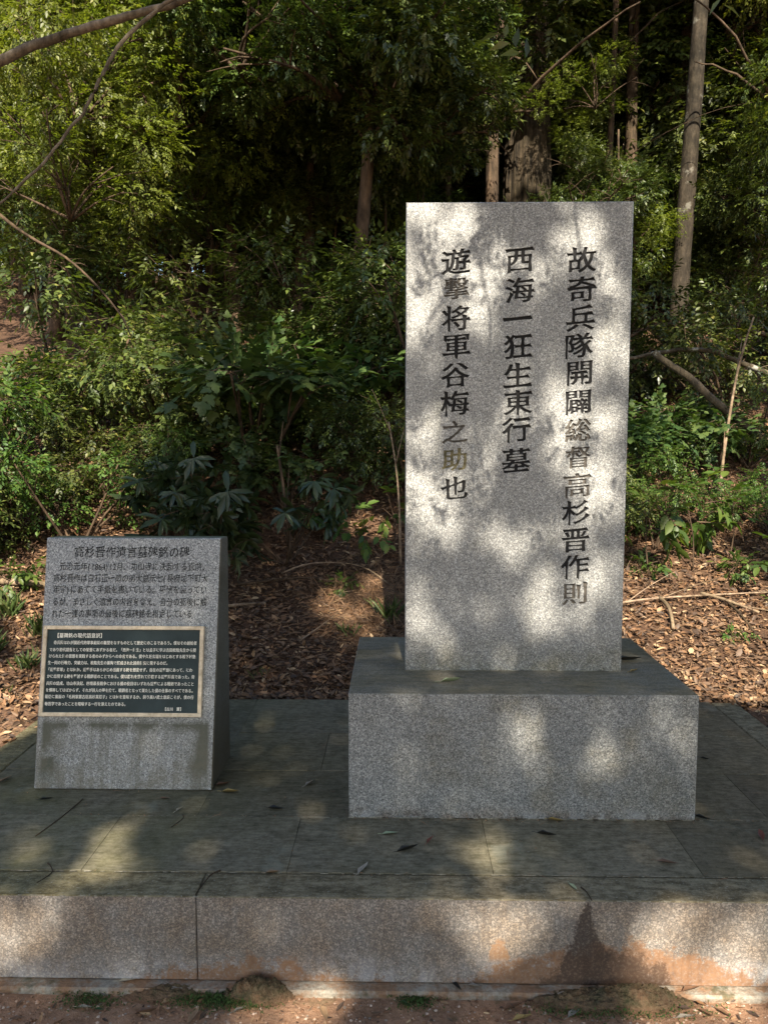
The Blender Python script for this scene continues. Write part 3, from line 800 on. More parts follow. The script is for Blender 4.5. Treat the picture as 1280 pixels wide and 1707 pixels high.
for s, a, b, y in (('元治元年(1864)12月、功山寺に決起する直前、', -1.302, -.722, .828), ('高杉晋作は白石正一郎の弟大庭伝七(長府城下町大', -1.323, -.725, .783),
                   ('年寄)にあてて手紙を書いている。平信を装ってい', -1.321, -.727, .740), ('るが、まさしく遺言の内容を含え、自分の死後に触', -1.321, -.727, .693),
                   ('れた一連の事項の最後に墓碑銘を指定している', -1.322, -.780, .648)):
    me = on_face(fill_polys(text_polys(s, a-RXx, b-RXx, y, .031, 'brush', .006)), .0012)
    me.materials.clear(); me.materials.append(M['ink_info']); tl = link(bpy.data.objects.new('text_line', me), info); tl['kind'] = 'stuff'
plq = empty('plaque', (0, 0, 0)); plq.parent = info
pa, pb, pc, pd = -1.342-RXx, -.731-RXx, .267, .603; fwid = .0145
def face_box(name, x0, y0, x1, y1, z0, z1, mat, bev=.0015):
    bm = bmesh.new(); bmesh.ops.create_cube(bm, size=1)
    for v in bm.verts: v.co = Vector((x0+(v.co.x+.5)*(x1-x0), y0+(v.co.y+.5)*(y1-y0), z0+(v.co.z+.5)*(z1-z0)))
    bmesh.ops.bevel(bm, geom=bm.edges[:], offset=bev, segments=1, affect='EDGES')
    me = bpy.data.meshes.new(name); bm.to_mesh(me); bm.free(); me.materials.append(mat); on_face(me, 0); return link(bpy.data.objects.new(name, me), plq)
face_box('plate', pa+fwid, pc+fwid, pb-fwid, pd-fwid, -.002, .010, M['bronze'], .0005)
face_box('frame_bar', pa, pd-fwid, pb, pd, -.002, .018, M['brass']); face_box('frame_bar', pa, pc, pb, pc+fwid, -.002, .018, M['brass'])
face_box('frame_bar', pa, pc+fwid, pa+fwid, pd-fwid, -.002, .018, M['brass']); face_box('frame_bar', pb-fwid, pc+fwid, pb, pd-fwid, -.002, .018, M['brass'])
PT = [('【墓碑銘の現代語意訳】', -1.299, -1.108, .5655, .018), ('奇兵隊はわが国近代的軍事組織の雛型をなすものとして歴史にのこるであろう。僕はその創始者', -1.302, -.757, .539, .014),
 ('であり初代総督としての栄誉にあずかる者だ。「西海一狂生」とは孟子に学ぶ吉田松陰先生から授', -1.317, -.759, .5125, .014), ('けられた狂の思想を実践する者のみずからへの命名である。僕や久坂玄瑞をはじめとする松下村塾', -1.318, -.760, .4885, .014),
 ('生一同の行動力、突破力は、松陰先生の薫陶で醸成された詩的狂気に発するのだ。', -1.32, -.858, .464, .014), ('「遊撃将軍」とは何か。遊撃手はあらかじめ当面する敵を想定せず、自在の遊撃線にあって、にわ', -1.323, -.770, .4385, .014),
 ('かに出現する敵を撃滅する戦闘者のことである。僕は群れを離れて待機する遊撃隊長であった。奇', -1.321, -.761, .4135, .014), ('兵隊の結成、功山寺決起、四境幕長戦争における僕の役目はいずれも遊撃による戦術であったこと', -1.322, -.762, .3875, .014),
 ('を憚称してはばからず、それが詩人の夢を捨て、戦闘者となって果たした僕の仕事のすべてである。', -1.322, -.759, .3625, .014), ('最後に裏面の「毛利家恩古臣高杉某嫡子」とは何を意味するか、誇り高い武士意識こそが、僕の行', -1.324, -.762, .3385, .014),
 ('動哲学であったことを暗喩する一行を添えたのである。', -1.323, -1.010, .312, .014), ('【古川　薫】', -.876, -.800, .295, .013)]
for s, a, b, y, h in PT:
    me = on_face(fill_polys(text_polys(s, a-RXx, b-RXx, y, h, 'plain', .012), .0005), .0114)
    me.materials.clear(); me.materials.append(M['letter']); tl = link(bpy.data.objects.new('raised_text_line', me), plq); tl['kind'] = 'stuff'

# ------------------------------------------------------------ fallen leaves lying on the platform and on the dirt in front
def one_leaf(x, y, z, L, ang, col, label, kind='curl', group=None, w=.9):
    cols = {'tan': (.22, .14, .08), 'blackcurl': (.012, .012, .010), 'pale': (.34, .30, .22), 'brown': (.13, .07, .04), 'yellow': (.30, .21, .07), 'grey': (.25, .22, .18),
            'black': (.014, .014, .012), 'palegreen': (.25, .30, .18), 'red': (.13, .045, .03), 'green': (.03, .07, .02)}
    k = 'dead_leaf_'+col
    if k not in M: M[k] = m_plain('fallen_leaf_'+col, cols[col], .5, .4, .25, 40)
    T_, F_ = templ(kind); T_ = T_.copy(); T_[:, 1] *= w; T_ *= L; T_[:, 2] += .002-T_[:, 2].min(); T_[:, 0] -= L/2
    T_[:, 2] *= random.uniform(.7, 1.5)
    V = [tuple(v) for v in T_]; F = [tuple(f) for f in F_]; n = len(V)
    F.append
    A = Acc(); A.add(V, F); A.tube([(-L/2, 0, V[0][2]), (-L*.62, .02*L, V[0][2]+.001), (-L*.74, .05*L, .001)], .0008, .0006, 4, 2)
    o = obj('fallen_leaf', A.V, A.F, M[k], smooth=True, loc=(x, y, z)); o.rotation_euler = (random.uniform(-.08, .08), random.uniform(-.08, .08), math.radians(ang))
    tag(o, label, 'leaf', group); return o
PL = [(-1.495,2.799,.073,70,'tan','curled tan dead leaf at the left edge of the platform beside the information stone'),
 (-1.263,2.644,.052,10,'blackcurl','tightly curled black leaf just in front of the left foot of the information stone'),
 (-.761,2.576,.038,60,'pale','tiny pale upturned leaf on the platform in front of the information stone'),
 (-.654,2.773,.063,20,'brown','brown dead leaf against the right foot of the information stone'),
 (-.612,2.714,.071,-5,'yellow','yellowish dead leaf next to the right foot of the information stone'),
 (-.328,2.789,.054,50,'grey','small greyish leaf on the platform midway between the two monuments'),
 (-.425,2.586,.063,-10,'black','black leaf lying between the information stone and the pedestal'),
 (-.103,2.210,.058,60,'grey','upright grey curled leaf on the joint behind the front coping'),
 (-.370,2.182,.047,0,'tan','thin tan leaf lying along the joint behind the front coping'),
 (-.024,2.423,.055,10,'palegreen','pale green leaf on the paving left in front of the pedestal'),
 (.034,2.322,.076,15,'black','long black leaf on the paving in front of the pedestal'),
 (.106,2.379,.045,60,'red','small reddish leaf beside the long black leaf in front of the pedestal'),
 (.374,2.553,.041,0,'red','crumpled reddish leaf touching the base of the pedestal front'),
 (.537,2.520,.057,-20,'yellow','flat yellowish leaf touching the base of the pedestal front'),
 (.487,2.420,.067,-20,'black','glossy black leaf on the paving in front of the pedestal centre'),
 (.825,2.260,.066,-15,'brown','curved brown leaf on the paving in front of the right part of the pedestal'),
 (1.040,2.545,.058,-40,'black','dark leaf at the right front corner of the pedestal'),
 (1.187,2.429,.055,80,'red','reddish leaf at the right edge of the paving'),
 (.508,2.127,.042,-70,'palegreen','pale oval leaf lying on the front coping beside a dark stalk'),
 (-.840,2.661,.043,0,'brown','small brown leaf close to the front of the information stone'),
 (1.260,3.338,.048,0,'grey','small grey leaf on the far right paving beside the pedestal'),
 (1.25,3.05,.045,-40,'black','small dark leaf on the paving right of the pedestal'),
 (1.08,2.90,.040,10,'yellow','small yellow leaf on the paving close to the right side of the pedestal'),
 (.19,2.66,.078,5,'palegreen','pale leaf lying on top of the pedestal in front of the slab'),
 (.875,2.80,.040,20,'yellow','small yellow leaf on the pedestal top at the right foot of the slab'),
 (.90,2.95,.10,-5,'black','long dark leaf lying on the pedestal top right of the slab')]
for x, y, L, a, c, lab in PL:
    z = T if not (y > 2.6 and -.16 < x < 1.0) else .712
    one_leaf(x, y, z+.001, L, a, c, lab)
GLV = [(-.766,2.062,.062,10,'pale','pale oval leaf on the footing ledge left of the moss mounds'),(-.862,1.981,.046,-5,'pale','pale pinkish leaf on the dirt beside a small green leaf'),(-.820,1.975,.033,-10,'green','small green leaf on the dirt at the left'),
 (-.198,1.959,.065,-70,'tan','tan leaf standing on edge in the sunny patch of dirt'),(.022,2.000,.047,-40,'green','dull green leaf on the dirt near the footing centre'),(.221,2.050,.048,-20,'grey','grey curled leaf on the footing ledge near the centre'),
 (.168,2.050,.048,-60,'black','dark upright leaf on the footing ledge near the centre'),(.339,1.955,.059,10,'yellow','yellow brown leaf on the dirt in front of the soil stain'),(.827,2.050,.062,15,'brown','brown curved leaf on the sunlit footing ledge at right'),
 (.838,1.978,.050,-55,'brown','left one of the pair of brown leaves on the sunlit dirt at right'),(.889,1.979,.050,-50,'brown','right one of the pair of brown leaves on the sunlit dirt at right'),(-.429,1.966,.039,30,'grey','small grey leaf on the dirt below the right moss mound'),
 (.322,1.999,.067,20,'brown','long brown leaf on the dirt just below the footing centre'),(-1.026,1.934,.045,10,'brown','brown leaf in the bottom left corner of the dirt'),(.482,1.977,.055,40,'grey','crumpled grey leaf in the small pile on the dirt'),
 (-.684,1.962,.066,5,'brown','dark brown leaf on the dirt below the left moss mound'),(-.55,1.945,.055,70,'tan','crumpled tan leaf on the dirt between the moss mounds'),(.78,1.965,.055,0,'grey','pale grey leaf next to the pair of brown leaves'),(.43,1.955,.05,-30,'brown','brown leaf at the left of the small pile on the dirt')]
for x, y, L, a, c, lab in GLV:
    z = .021 if y > 2.03 else gz(x, y)+.004
    one_leaf(x, y, z, L, a, c, lab)
def stick(name, pts, r0, r1, mat, label, cat='stick', n=6, jit=.0, forks=0, group=None):
    o0 = Vector(pts[0]); A = Acc(); P = A.tube([Vector(p)-o0 for p in pts], r0, r1, n, 4, jit=jit, wob=.25)
    for _ in range(forks):
        i = random.randint(1, len(P)-2); d = (P[i+1]-P[i]).normalized(); q = P[i]+d*random.uniform(.1, .25)+Vector((random.uniform(-.1, .1), random.uniform(-.1, .1), random.uniform(.02, .15)))
        A.tube([P[i], P[i].lerp(q, .5)+Vector((0, 0, .01)), q], r0*.5, r0*.15, 4, 2)
    return tag(obj(name, A.V, A.F, M[mat], smooth=True, loc=o0), label, cat, group)
z0 = T+.003
stick('leaf_stalk', [(-1.067,2.226,z0),(-1.045,2.20,z0+.004),(-1.03,2.17,z0),(-1.05,2.12,z0)], .0022, .0012, 'bark_brown', 'thin curved dark stalk on the coping at the left')
stick('leaf_stalk', [(-.53,2.195,z0),(-.55,2.16,z0+.006),(-.565,2.113,z0),(-.572,2.069,z0)], .0026, .0015, 'bark_brown', 'dark stalk trailing over the left coping joint')
stick('leaf_stalk', [(.530,2.125,z0),(.538,2.095,z0+.005),(.545,2.06,z0)], .0024, .0014, 'bark_brown', 'dark stalk trailing over the right coping joint')
stick('twig', [(-.74,2.54,z0),(-.73,2.50,z0+.005),(-.755,2.45,z0)], .002, .001, 'bark_brown', 'small hooked twig in the sunny patch on the platform')
stick('twig', [(-1.133,2.65,z0),(-1.15,2.52,z0),(-1.18,2.386,z0)], .002, .0015, 'bark_brown', 'thin straight dark twig in front of the information stone')

# ------------------------------------------------------------ moss and soil mounds, moss fringe, pebbles
def mound(x, y, rx, ry, h, mat, label, seed):
    n, m = 60, 26; V = [(0, 0, h)]; F = []
    for j in range(1, m+1):
        r = j/m
        for i in range(n):
            a = 2*math.pi*i/n; q = r*(1+.25*noise.noise(Vector((math.cos(a)*1.5, math.sin(a)*1.5, seed))))
            z = h*(1-r**2.2)+.35*h*noise.noise(Vector((q*math.cos(a)*6, q*math.sin(a)*6, seed)))*(1-r)+.30*h*noise.noise(Vector((q*math.cos(a)*9*rx/.1, q*math.sin(a)*9*ry/.1, seed)))+.16*h*noise.noise(Vector((q*math.cos(a)*30*rx/.1, q*math.sin(a)*30*ry/.1, seed)))-(.02 if j == m else 0)
            V.append((q*math.cos(a)*rx, q*math.sin(a)*ry, z))
    for i in range(n): F.append((0, 1+i, 1+(i+1) % n))
    for j in range(m-1):
        for i in range(n): F.append((1+j*n+i, 1+(j+1)*n+i, 1+(j+1)*n+(i+1) % n, 1+j*n+(i+1) % n))
    o = obj('moss_mound', V, F, M[mat], smooth=True, loc=(x, y, 0)); tag(o, label, 'moss mound'); return o
def m_moundmat():
    m = N('soil_and_moss_mound'); P = m.pos(); n = m.noise(26, 6, .7, vec=P); f = m.noise(110, 4, .7, vec=P)
    c = m.mix(m.mr(n, .38, .6), (.16, .10, .06), (.060, .058, .030)); c = m.mix(m.mr(f, .45, .62, 0, .6), c, (.20, .15, .09)); c = m.mix(m.mr(m.xyz(P)[2], .022, .0), c, (.20, .115, .07))
    c = m.mix(m.mr(m.noise(12, 4, .6, vec=P), .55, .65, 0, .5), c, (.25, .14, .08)); m.bump(m.math('ADD', n, f), .9, .02); return m.fin(c, .95, .1)
M['mound'] = m_moundmat()
mound(-.64, 2.035, .13, .04, .022, 'mound', 'flat dark moss and soil mound at the footing below the coping joint', 1)
mound(-.395, 2.035, .11, .048, .048, 'mound', 'rounded mossy soil mound against the footing, right of the coping joint', 5)
mound(.58, 2.02, .24, .045, .035, 'mound', 'wide mossy soil heap below the dark stain on the platform front', 9)
mound(.66, 2.03, .15, .045, .045, 'mound', 'greener mossy bump at the right of the wide soil heap', 12)
def scatter_leafy(name, pts_fn, n, kind, size, mat, label, cat, upright=.5, width=1.):
    P = np.array([pts_fn() for _ in range(n)]); D = rv(n); D[:, 2] = np.abs(D[:, 2])*upright+.08
    Nn = np.tile([0, 0, 1.], (n, 1))+.4*rv(n)
    me = leaves_mesh(name, kind, P, D, Nn, size*rng.uniform(.5, 1.2, n), M[mat], width)
    o = link(bpy.data.objects.new(name, me)); tag(o, label, cat, kind='stuff'); return o
def near_moss():
    c, r = random.choice([((-.86, 2.01), .05), ((-.55, 2.0), .06), ((-.50, 2.005), .05), ((.66, 1.985), .12), ((.5, 1.99), .06), ((-.42, 2.0), .05), ((.05, 2.02), .03)])
    x = c[0]+random.gauss(0, r); y = min(2.03, c[1]+random.gauss(0, .018)); return (x, y, gz(x, y)+random.uniform(0, .012))
scatter_leafy('moss', near_moss, 5000, 'simple', .008, 'moss_green', 'small green moss tufts along the foot of the platform', 'moss', 1.2)
def pebbles():
    A = Acc(); ico = [(-1, 0, .4), (.9, .2, .3), (0, 1, .3), (0, -1, .35), (.1, 0, .9), (-.5, .6, .7), (0, 0, -.3)]
    fs = [(0, 4, 5), (4, 1, 2), (5, 4, 2), (0, 3, 4), (3, 1, 4), (0, 5, 2), (0, 2, 6), (0, 6, 3), (3, 6, 1), (1, 6, 2)]
    for _ in range(2600):
        x = random.uniform(-1.4, 1.3); y = random.uniform(1.7, 2.035); s = random.choice((.002, .003, .003, .004, .006)); q = random.uniform(0, 6.28)
        z = gz(x, y); c, sn = math.cos(q), math.sin(q)
        A.add([(x+s*(a*c-b*sn)*random.uniform(.7, 1.3), y+s*(a*sn+b*c), z+s*d) for a, b, d in ico], fs)
    tag(obj('pebbles', A.V, A.F, M['pebble']), 'small reddish pebbles and grit on the dirt before the platform', 'gravel', kind='stuff')
def m_peb():
    m = N('grit'); r = m.island(); return m.fin(m.ramp(r, [(0, (.12, .06, .035)), (.5, (.30, .17, .10)), (1, (.42, .32, .25))]), .9, .2)
M['pebble'] = m_peb(); pebbles()

# ------------------------------------------------------------ leaf litter on the bank
def litter_pt():
    while True:
        y = 3.72+random.random()**1.3*5.5; x = random.uniform(-4.2, 4.2)*(.5+.12*y)*.62
        if y < 3.8 and abs(x) < 1.66: continue
        return (x, y, gz(x, y)+random.uniform(.002, .022))
def litter(name, n, kind, size, mat, label, fn, w=1.): 
    P = np.array([fn() for _ in range(n)]); D = rv(n); D[:, 2] *= .35; Nn = np.tile([0, -.35, 1.], (n, 1))+.55*rv(n)
    me = leaves_mesh(name, kind, P, D, Nn, size*rng.uniform(.5, 1.3, n), M[mat], w); o = link(bpy.data.objects.new(name, me)); tag(o, label, 'leaf litter', kind='stuff')
litter('fallen_leaves', 46000, 'curl', .038, 'litter', 'brown dead leaves covering the bank behind the platform', litter_pt, rng.uniform(.5, 1.3, 46000))
litter('fallen_leaves', 32000, 'oval', .046, 'litter', 'flat dead leaves pressed on the bank behind the platform', litter_pt, rng.uniform(.4, 1.2, 32000))
def side_pt():
    while True:
        x = random.choice((-1, 1))*random.uniform(1.62, 2.8); y = random.uniform(2.4, 4.0)
        if abs(x) < 1.7: 
            if random.random() < .93: continue
            return (x, y, T+.004)
        return (x, y, gz(x, y)+random.uniform(.002, .02))
litter('fallen_leaves', 4500, 'curl', .042, 'litter', 'dead leaves gathered on the ground at both sides of the platform', side_pt, .8)
def front_pt():
    x = random.uniform(-1.4, 1.4); y = random.uniform(1.7, 2.03); return (x, y, gz(x, y)+random.uniform(.0, .008))
litter('leaf_crumbs', 900, 'curl', .014, 'litter', 'tiny bits of dead leaf on the red dirt', front_pt, .8)
litter('leaf_scraps', 230, 'curl', .032, 'litter', 'broken brown leaf scraps lying on the red dirt', front_pt, .8)
def crack_pt():
    if random.random() < .6:      # debris collects in the joints and against the stones
        y = random.choice((2.19, 2.536, 2.536, 2.912, 3.305, 2.53, 2.728)); x = random.uniform(-1.5, 1.5); y += random.gauss(0, .006)
    else: x, y = random.uniform(-1.6, 1.6), random.uniform(2.08, 3.7)
    if -.17 < x < 1.015 and 2.532 < y < 3.31: y = 2.528-abs(random.gauss(0, .01))
    if -1.355 < x < -.68 and 2.73 < y < 3.05: y = 2.728-abs(random.gauss(0, .01))
    return (x, y, T+.0015)
litter('leaf_crumbs', 520, 'curl', .0085, 'litter', 'crumbs of leaf and grit in the joints of the paving', crack_pt, .6)
litter('pine_needles', 90, 'needle', .055, 'litter', 'a few dry needles scattered over the paving', lambda: crack_pt(), 1.4)
def needle_pt():
    if random.random() < .45: x, y = random.gauss(-.15, .18), random.gauss(4.55, .18)
    else: x, y = random.uniform(-1.5, 3), 3.78+random.random()*1.8
    return (x, y, gz(x, y)+random.uniform(.012, .035))
litter('pine_needles', 15000, 'needle', .10, 'litter', 'dry brown pine needles strewn over the bank', needle_pt, 1.2)

# sticks on the bank
def gp(x, y, d=.02): return (x, y, gz(x, y)+d)
stick('fallen_branch', [gp(-2.75, 4.72, .04), gp(-2.4, 4.70, .05), gp(-2.18, 4.66, .04), gp(-1.9, 4.62, .03)], .024, .020, 'deadwood', 'grey fallen branch lying on the litter left of the information stone', 'branch', jit=.004)
stick('stick', [gp(-1.15, 4.50, .03), gp(-.95, 4.50, .035), gp(-.79, 4.53, .03)], .011, .009, 'deadwood', 'short pale stick poking out right of the information stone')
stick('stick', [gp(-.74, 4.83, .03), gp(-.55, 4.90, .06), gp(-.24, 4.86, .08), gp(-.03, 4.70, .03)], .006, .004, 'deadwood', 'long thin arched stick on the shaded litter left of the pedestal', forks=2)
stick('stick', [gp(-1.0, 4.72, .03), gp(-.75, 4.74, .05), gp(-.50, 4.80, .03)], .010, .006, 'bark_brown', 'dark brown stick lying on the litter between the monuments', jit=.006)
stick('stick', [gp(-.55, 4.22, .03), gp(-.42, 4.36, .03), gp(-.28, 4.55, .03)], .004, .003, 'deadwood', 'thin straight pale stick pointing at the sunny patch of needles')
stick('stick', [gp(1.87, 4.72, .04), gp(1.98, 4.64, .04), gp(2.13, 4.50, .03)], .011, .008, 'deadwood', 'pale knobbly stick on the sunlit litter at right', forks=1)
stick('stick', [gp(1.35, 4.60, .03), gp(1.62, 4.66, .04), gp(2.3, 4.72, .03)], .008, .005, 'deadwood', 'long level stick across the sunlit litter right of the slab', forks=2)
stick('stick', [gp(1.60, 4.66, .04), gp(1.61, 4.52, .05), gp(1.58, 4.36, .03)], .013, .010, 'deadwood', 'short thick stick pointing downhill on the sunlit litter')
stick('stick', [gp(2.0, 4.62, .03), gp(2.02, 4.5, .03), gp(2.04, 4.34, .02)], .009, .006, 'bark_brown', 'brown stick pointing downhill near the right edge')
stick('fallen_branch', [(2.02,6.20,2.28),(2.25,6.11,2.08),(2.55,6.10,1.82),(2.85,6.08,1.60),(3.15,6.0,1.42)], .028, .036, 'bark_grey', 'thick rough barked branch leaning down to the right across the bank', 'branch', n=8, jit=.008, forks=2)
stick('fallen_branch', [(1.75,6.32,2.22),(2.16,6.33,2.30),(2.50,6.33,2.31),(2.79,6.33,2.21),(3.24,6.33,2.02)], .014, .024, 'bark_grey', 'long level grey branch arching over the leaning branch at right', 'branch', n=7, jit=.008, forks=3)
stick('fallen_branch', [(1.97,7.1,2.44),(2.30,7.16,2.62),(2.88,7.18,2.66),(3.21,7.18,2.59),(3.63,7.18,2.50)], .016, .02, 'bark_brown', 'upper brown branch lying across the dark wood at right', 'branch', n=7, jit=.008, forks=2)
stick('dead_stem', [gp(2.32, 5.6, 0), (2.36, 5.6, 1.6), (2.42, 5.58, 2.1), (2.50, 5.55, 2.45)], .013, .006, 'deadwood', 'thin dead stem standing upright in front of the fallen branches', 'stem', forks=2)
stick('dead_stem', [gp(.02, 5.0, 0), (.0, 5.0, 1.3), (-.06, 5.02, 1.7)], .009, .004, 'deadwood', 'thin bare reddish stem standing just left of the slab', 'stem', forks=3)
stick('dead_stem', [gp(-.72, 5.1, 0), (-.74, 5.1, 1.1), (-.80, 5.1, 1.55)], .014, .008, 'bark_brown', 'slim bare sapling stem in the shade between the monuments', 'stem', forks=3)

# ------------------------------------------------------------ grass tufts
def tuft(x, y, n, h, label):
    P = np.tile([0., 0, 0], (n, 1))+rng.normal(size=(n, 3))*[.03, .03, 0]; D = rv(n)*[.8, .8, 0]+[0, 0, 1.]
    me = leaves_mesh('grass_tuft', 'long', P, D, rv(n), h*rng.uniform(.5, 1.1, n), M['grass'], .35)
    o = link(bpy.data.objects.new('grass_tuft', me)); o.location = (x, y, gz(x, y)); tag(o, label, 'grass'); return o
tuft(-.05, 4.42, 34, .17, 'bright green spiky grass tuft beside the left edge of the slab')
tuft(-.27, 4.30, 20, .10, 'small dark grass tuft in front of the sunny needles')
tuft(-2.05, 4.3, 60, .16, 'long bladed grass tuft left of the information stone'); tuft(-2.25, 4.15, 60, .14, 'lower grass tuft at the left edge of the photo')
tuft(-2.0, 4.05, 50, .12, 'grass tuft close to the left side of the information stone'); tuft(-2.3, 4.45, 50, .18, 'tall grass tuft below the grey fallen branch')
tuft(-2.12, 3.85, 40, .10, 'short grass tuft at the edge of the sunny ground left of the platform')
tuft(-.75, 4.0, 12, .07, 'tiny grass sprout behind the platform between the monuments')

# ------------------------------------------------------------ shrubs and trees that the photo shows
spec = [ # key, name, x, y, scale, label
 ('long0', 'leathery_shrub', -1.18, 4.75, .95, 'dark shrub with long drooping leathery leaves right behind the information stone'),
 ('long1', 'leathery_shrub', -.72, 4.95, .85, 'smaller shrub with whorls of long leaves between information stone and slab'),
 ('long0', 'leathery_shrub', -1.45, 5.25, .9, 'shrub with narrow grey green whorled leaves behind the centre of the information stone'),
 ('lobed0', 'maple_shrub', -.80, 5.55, .55, 'knee high shrub with broad lobed leaves above the leathery plants'),
 ('lobed1', 'maple_shrub', -1.15, 6.0, 1.05, 'wide shrub with layered lobed leaves in the middle of the bank'),
 ('lobed0', 'maple_shrub', -.35, 6.6, .9, 'lobed leaf shrub just left of the slab'),
 ('light0', 'green_shrub', -2.75, 5.35, .85, 'bright green shrub at the far left above the fallen branch'),
 ('light1', 'green_shrub', -2.15, 5.05, .6, 'low light green bush left behind the information stone'),
 ('bush0', 'green_shrub', -2.75, 6.6, 1.1, 'tall leafy bush at the left edge of the photo'),
 ('bush1', 'green_shrub', -1.9, 6.3, .8, 'medium bush behind the left part of the information stone'),
 ('bush2', 'green_shrub', -2.2, 7.4, .85, 'large sunlit bush in the upper left'),
 ('dark1', 'dark_shrub', -.9, 7.7, .75, 'dark evergreen bush below the sunny clearing'),
 ('dark0', 'dark_shrub', .2, 6.6, 1.0, 'dark bush hidden behind the left edge of the slab'),
 ('light0', 'green_shrub', 1.95, 5.55, .45, 'small bush with sunlit yellow green leaves right of the slab'),
 ('lobed1', 'maple_shrub', 1.75, 5.9, .6, 'lobed leaf shrub touching the right edge of the slab'),
 ('light1', 'green_shrub', 2.6, 5.35, .40, 'low bright plant at the right edge of the photo'),
 ('bush0', 'green_shrub', 2.9, 6.9, .8, 'bush behind the fallen branches at right'),
 ('dark2', 'dark_shrub', 1.6, 7.3, 1.0, 'dark bush behind the right edge of the slab'),
 ('dark1', 'dark_shrub', 4.3, 8.3, 1.0, 'dark bush at the right under the tall trees'),
 ('bush2', 'green_shrub', 2.0, 8.6, .9, 'mid green bush left of the pale trunk'),
]
for key, nm, x, y, s, lab in spec: plant(key, nm, x, y, s, lab, 'shrub')
spec2 = [('bush1', -2.75, 4.95, .5, 'low leafy bush at the left edge just above the grey fallen branch'), ('bush0', -2.35, 5.6, .6, 'small leafy bush left behind the information stone'),
 ('light0', -1.75, 5.6, .5, 'small light leaved bush above the left half of the information stone'), ('dark2', -.35, 5.9, .5, 'low dark bush in the shade left of the slab'),
 ('bush2', -.75, 6.5, .6, 'tangled bush in the shade behind the whorled plants'), ('dark0', .1, 5.6, .5, 'low dark bush half hidden by the left edge of the slab'),
 ('bush1', 1.55, 5.4, .4, 'small shaded bush at the right edge of the slab'), ('lobed0', 2.45, 5.9, .6, 'lobed leaf bush below the fallen branches at right'),
 ('bush0', 2.75, 6.1, .55, 'leafy bush at the right edge below the fallen branches'), ('dark1', 1.35, 6.3, .6, 'dark bush behind the right edge of the slab under the branches'),
 ('bush2', -1.35, 6.9, .8, 'bush with fine leaves above the layered maple shrub'), ('bush0', -3.3, 5.9, .9, 'leafy bush cut by the left edge of the photo')]
for key, x, y, s, lab in spec2: plant(key, 'low_bush', x, y, s, lab, 'bush')
small = [('sprig', 1.6, 4.95, 1.45, 'sunlit sprig with broad yellow green leaves beside the slab'), ('sprig', 1.9, 5.05, 1.5, 'sunlit leafy sprig in the middle of the bank at right'), ('sprig', 2.2, 5.1, 1.4, 'bright leafy sprig near the right edge'), ('sprig', 2.3, 4.75, 1.0, 'small bright sprig low at the right edge'), ('herb', -2.35, 4.75, 1.0, 'herb with small round leaves beside the fallen branch'), ('herb', 1.62, 4.95, .8, 'little green herb at the upper edge of the sunlit litter'), ('light0', 1.75, 5.25, .38, 'sunlit light green bush on the bank just right of the slab'), ('light1', 2.2, 5.4, .36, 'sunlit light green bush near the right edge'), ('herb', 2.35, 4.62, .6, 'bright yellow green herb near the right edge'),
         ('herb', 1.93, 4.32, .45, 'tiny green seedling in the middle of the sunlit litter'), ('herb', 2.2, 5.0, .8, 'yellow green herb on the bank at right'), ('sprig', -.22, 5.0, 1.1, 'small sprig with fresh light leaves left of the slab'),
         ('sprig', -.05, 5.2, 1.1, 'leafy sprig touching the left edge of the slab'), ('herb', -.35, 4.75, .6, 'low green seedling in the shade left of the pedestal'), ('herb', -.55, 5.35, .8, 'low herb in the dark gap between the shrubs'),
         ('herb', -2.6, 4.35, 1.0, 'leafy weed at the left edge over the grass'), ('sprig', 1.35, 5.1, 1.3, 'sprig with oval leaves just right of the slab'), ('herb', -1.75, 4.6, .9, 'low weed hidden behind the left side of the information stone')]
for key, x, y, s, lab in small: plant(key, 'seedling', x, y, s, lab, 'seedling')

# undergrowth further up the bank
ug = 'undergrowth bushes on the shaded bank'
random.seed(21)
for i in range(34):
    y = random.uniform(7.6, 12.8); x = random.uniform(-.42, .46)*y
    q = x/y
    if abs(q+.29) < .05 or abs(q+.03) < .06 or (.29 < q < .40 and y < 9.6): continue      # the sunny clearings and the foot of the pale trunk stay open
    k = random.choice(['bush0', 'bush1', 'bush2', 'dark0', 'dark1', 'dark2'] if x < 0 else ['dark0', 'dark1', 'dark2', 'bush1'])
    lab = 'leafy bush in the dark undergrowth on the left half of the bank' if x < 0 else 'dark bush in the undergrowth among the trees on the right half of the bank'
    plant(k, 'undergrowth_bush', x, y, random.uniform(.8, 1.3), lab, 'bush', ug+(' left' if x < 0 else ' right'))

# named trees
def canopy_over(x, y, z, n, keys, spread=1.6, dz=1.4):
    return [(random.choice(keys), x+random.uniform(-1, 1)*spread, y+random.uniform(-.8, .8)*spread, z+random.uniform(-1, 1)*dz, random.uniform(.75, 1.1)) for _ in range(n)]
CD = ['canopy0', 'canopy1']; CM = ['canopym0', 'canopym1']
tree('pale_trunk_tree', (3.27, 9.2), (3.62, 9.6), 8.5, .105, 'bark_mottled', 'tall straight tree with pale mottled trunk right of the slab', crowns=canopy_over(3.8, 10.4, 9.0, 3, CD), limbs=4, n=16)
tree('ribbed_trunk_tree', (1.62, 10.3), (1.75, 10.6), 9, .31, 'bark_ribbed', 'thick old cedar with ribbed bark above the slab', crowns=canopy_over(1.7, 10.9, 9.4, 3, CD), ribs=13, n=65, limbs=0)
tree('slender_tree', (3.15, 10.6), (3.02, 10.7), 8.5, .085, 'bark_brown', 'slender brown tree just left behind the pale trunk', crowns=canopy_over(3.0, 11.2, 8.4, 2, CD))
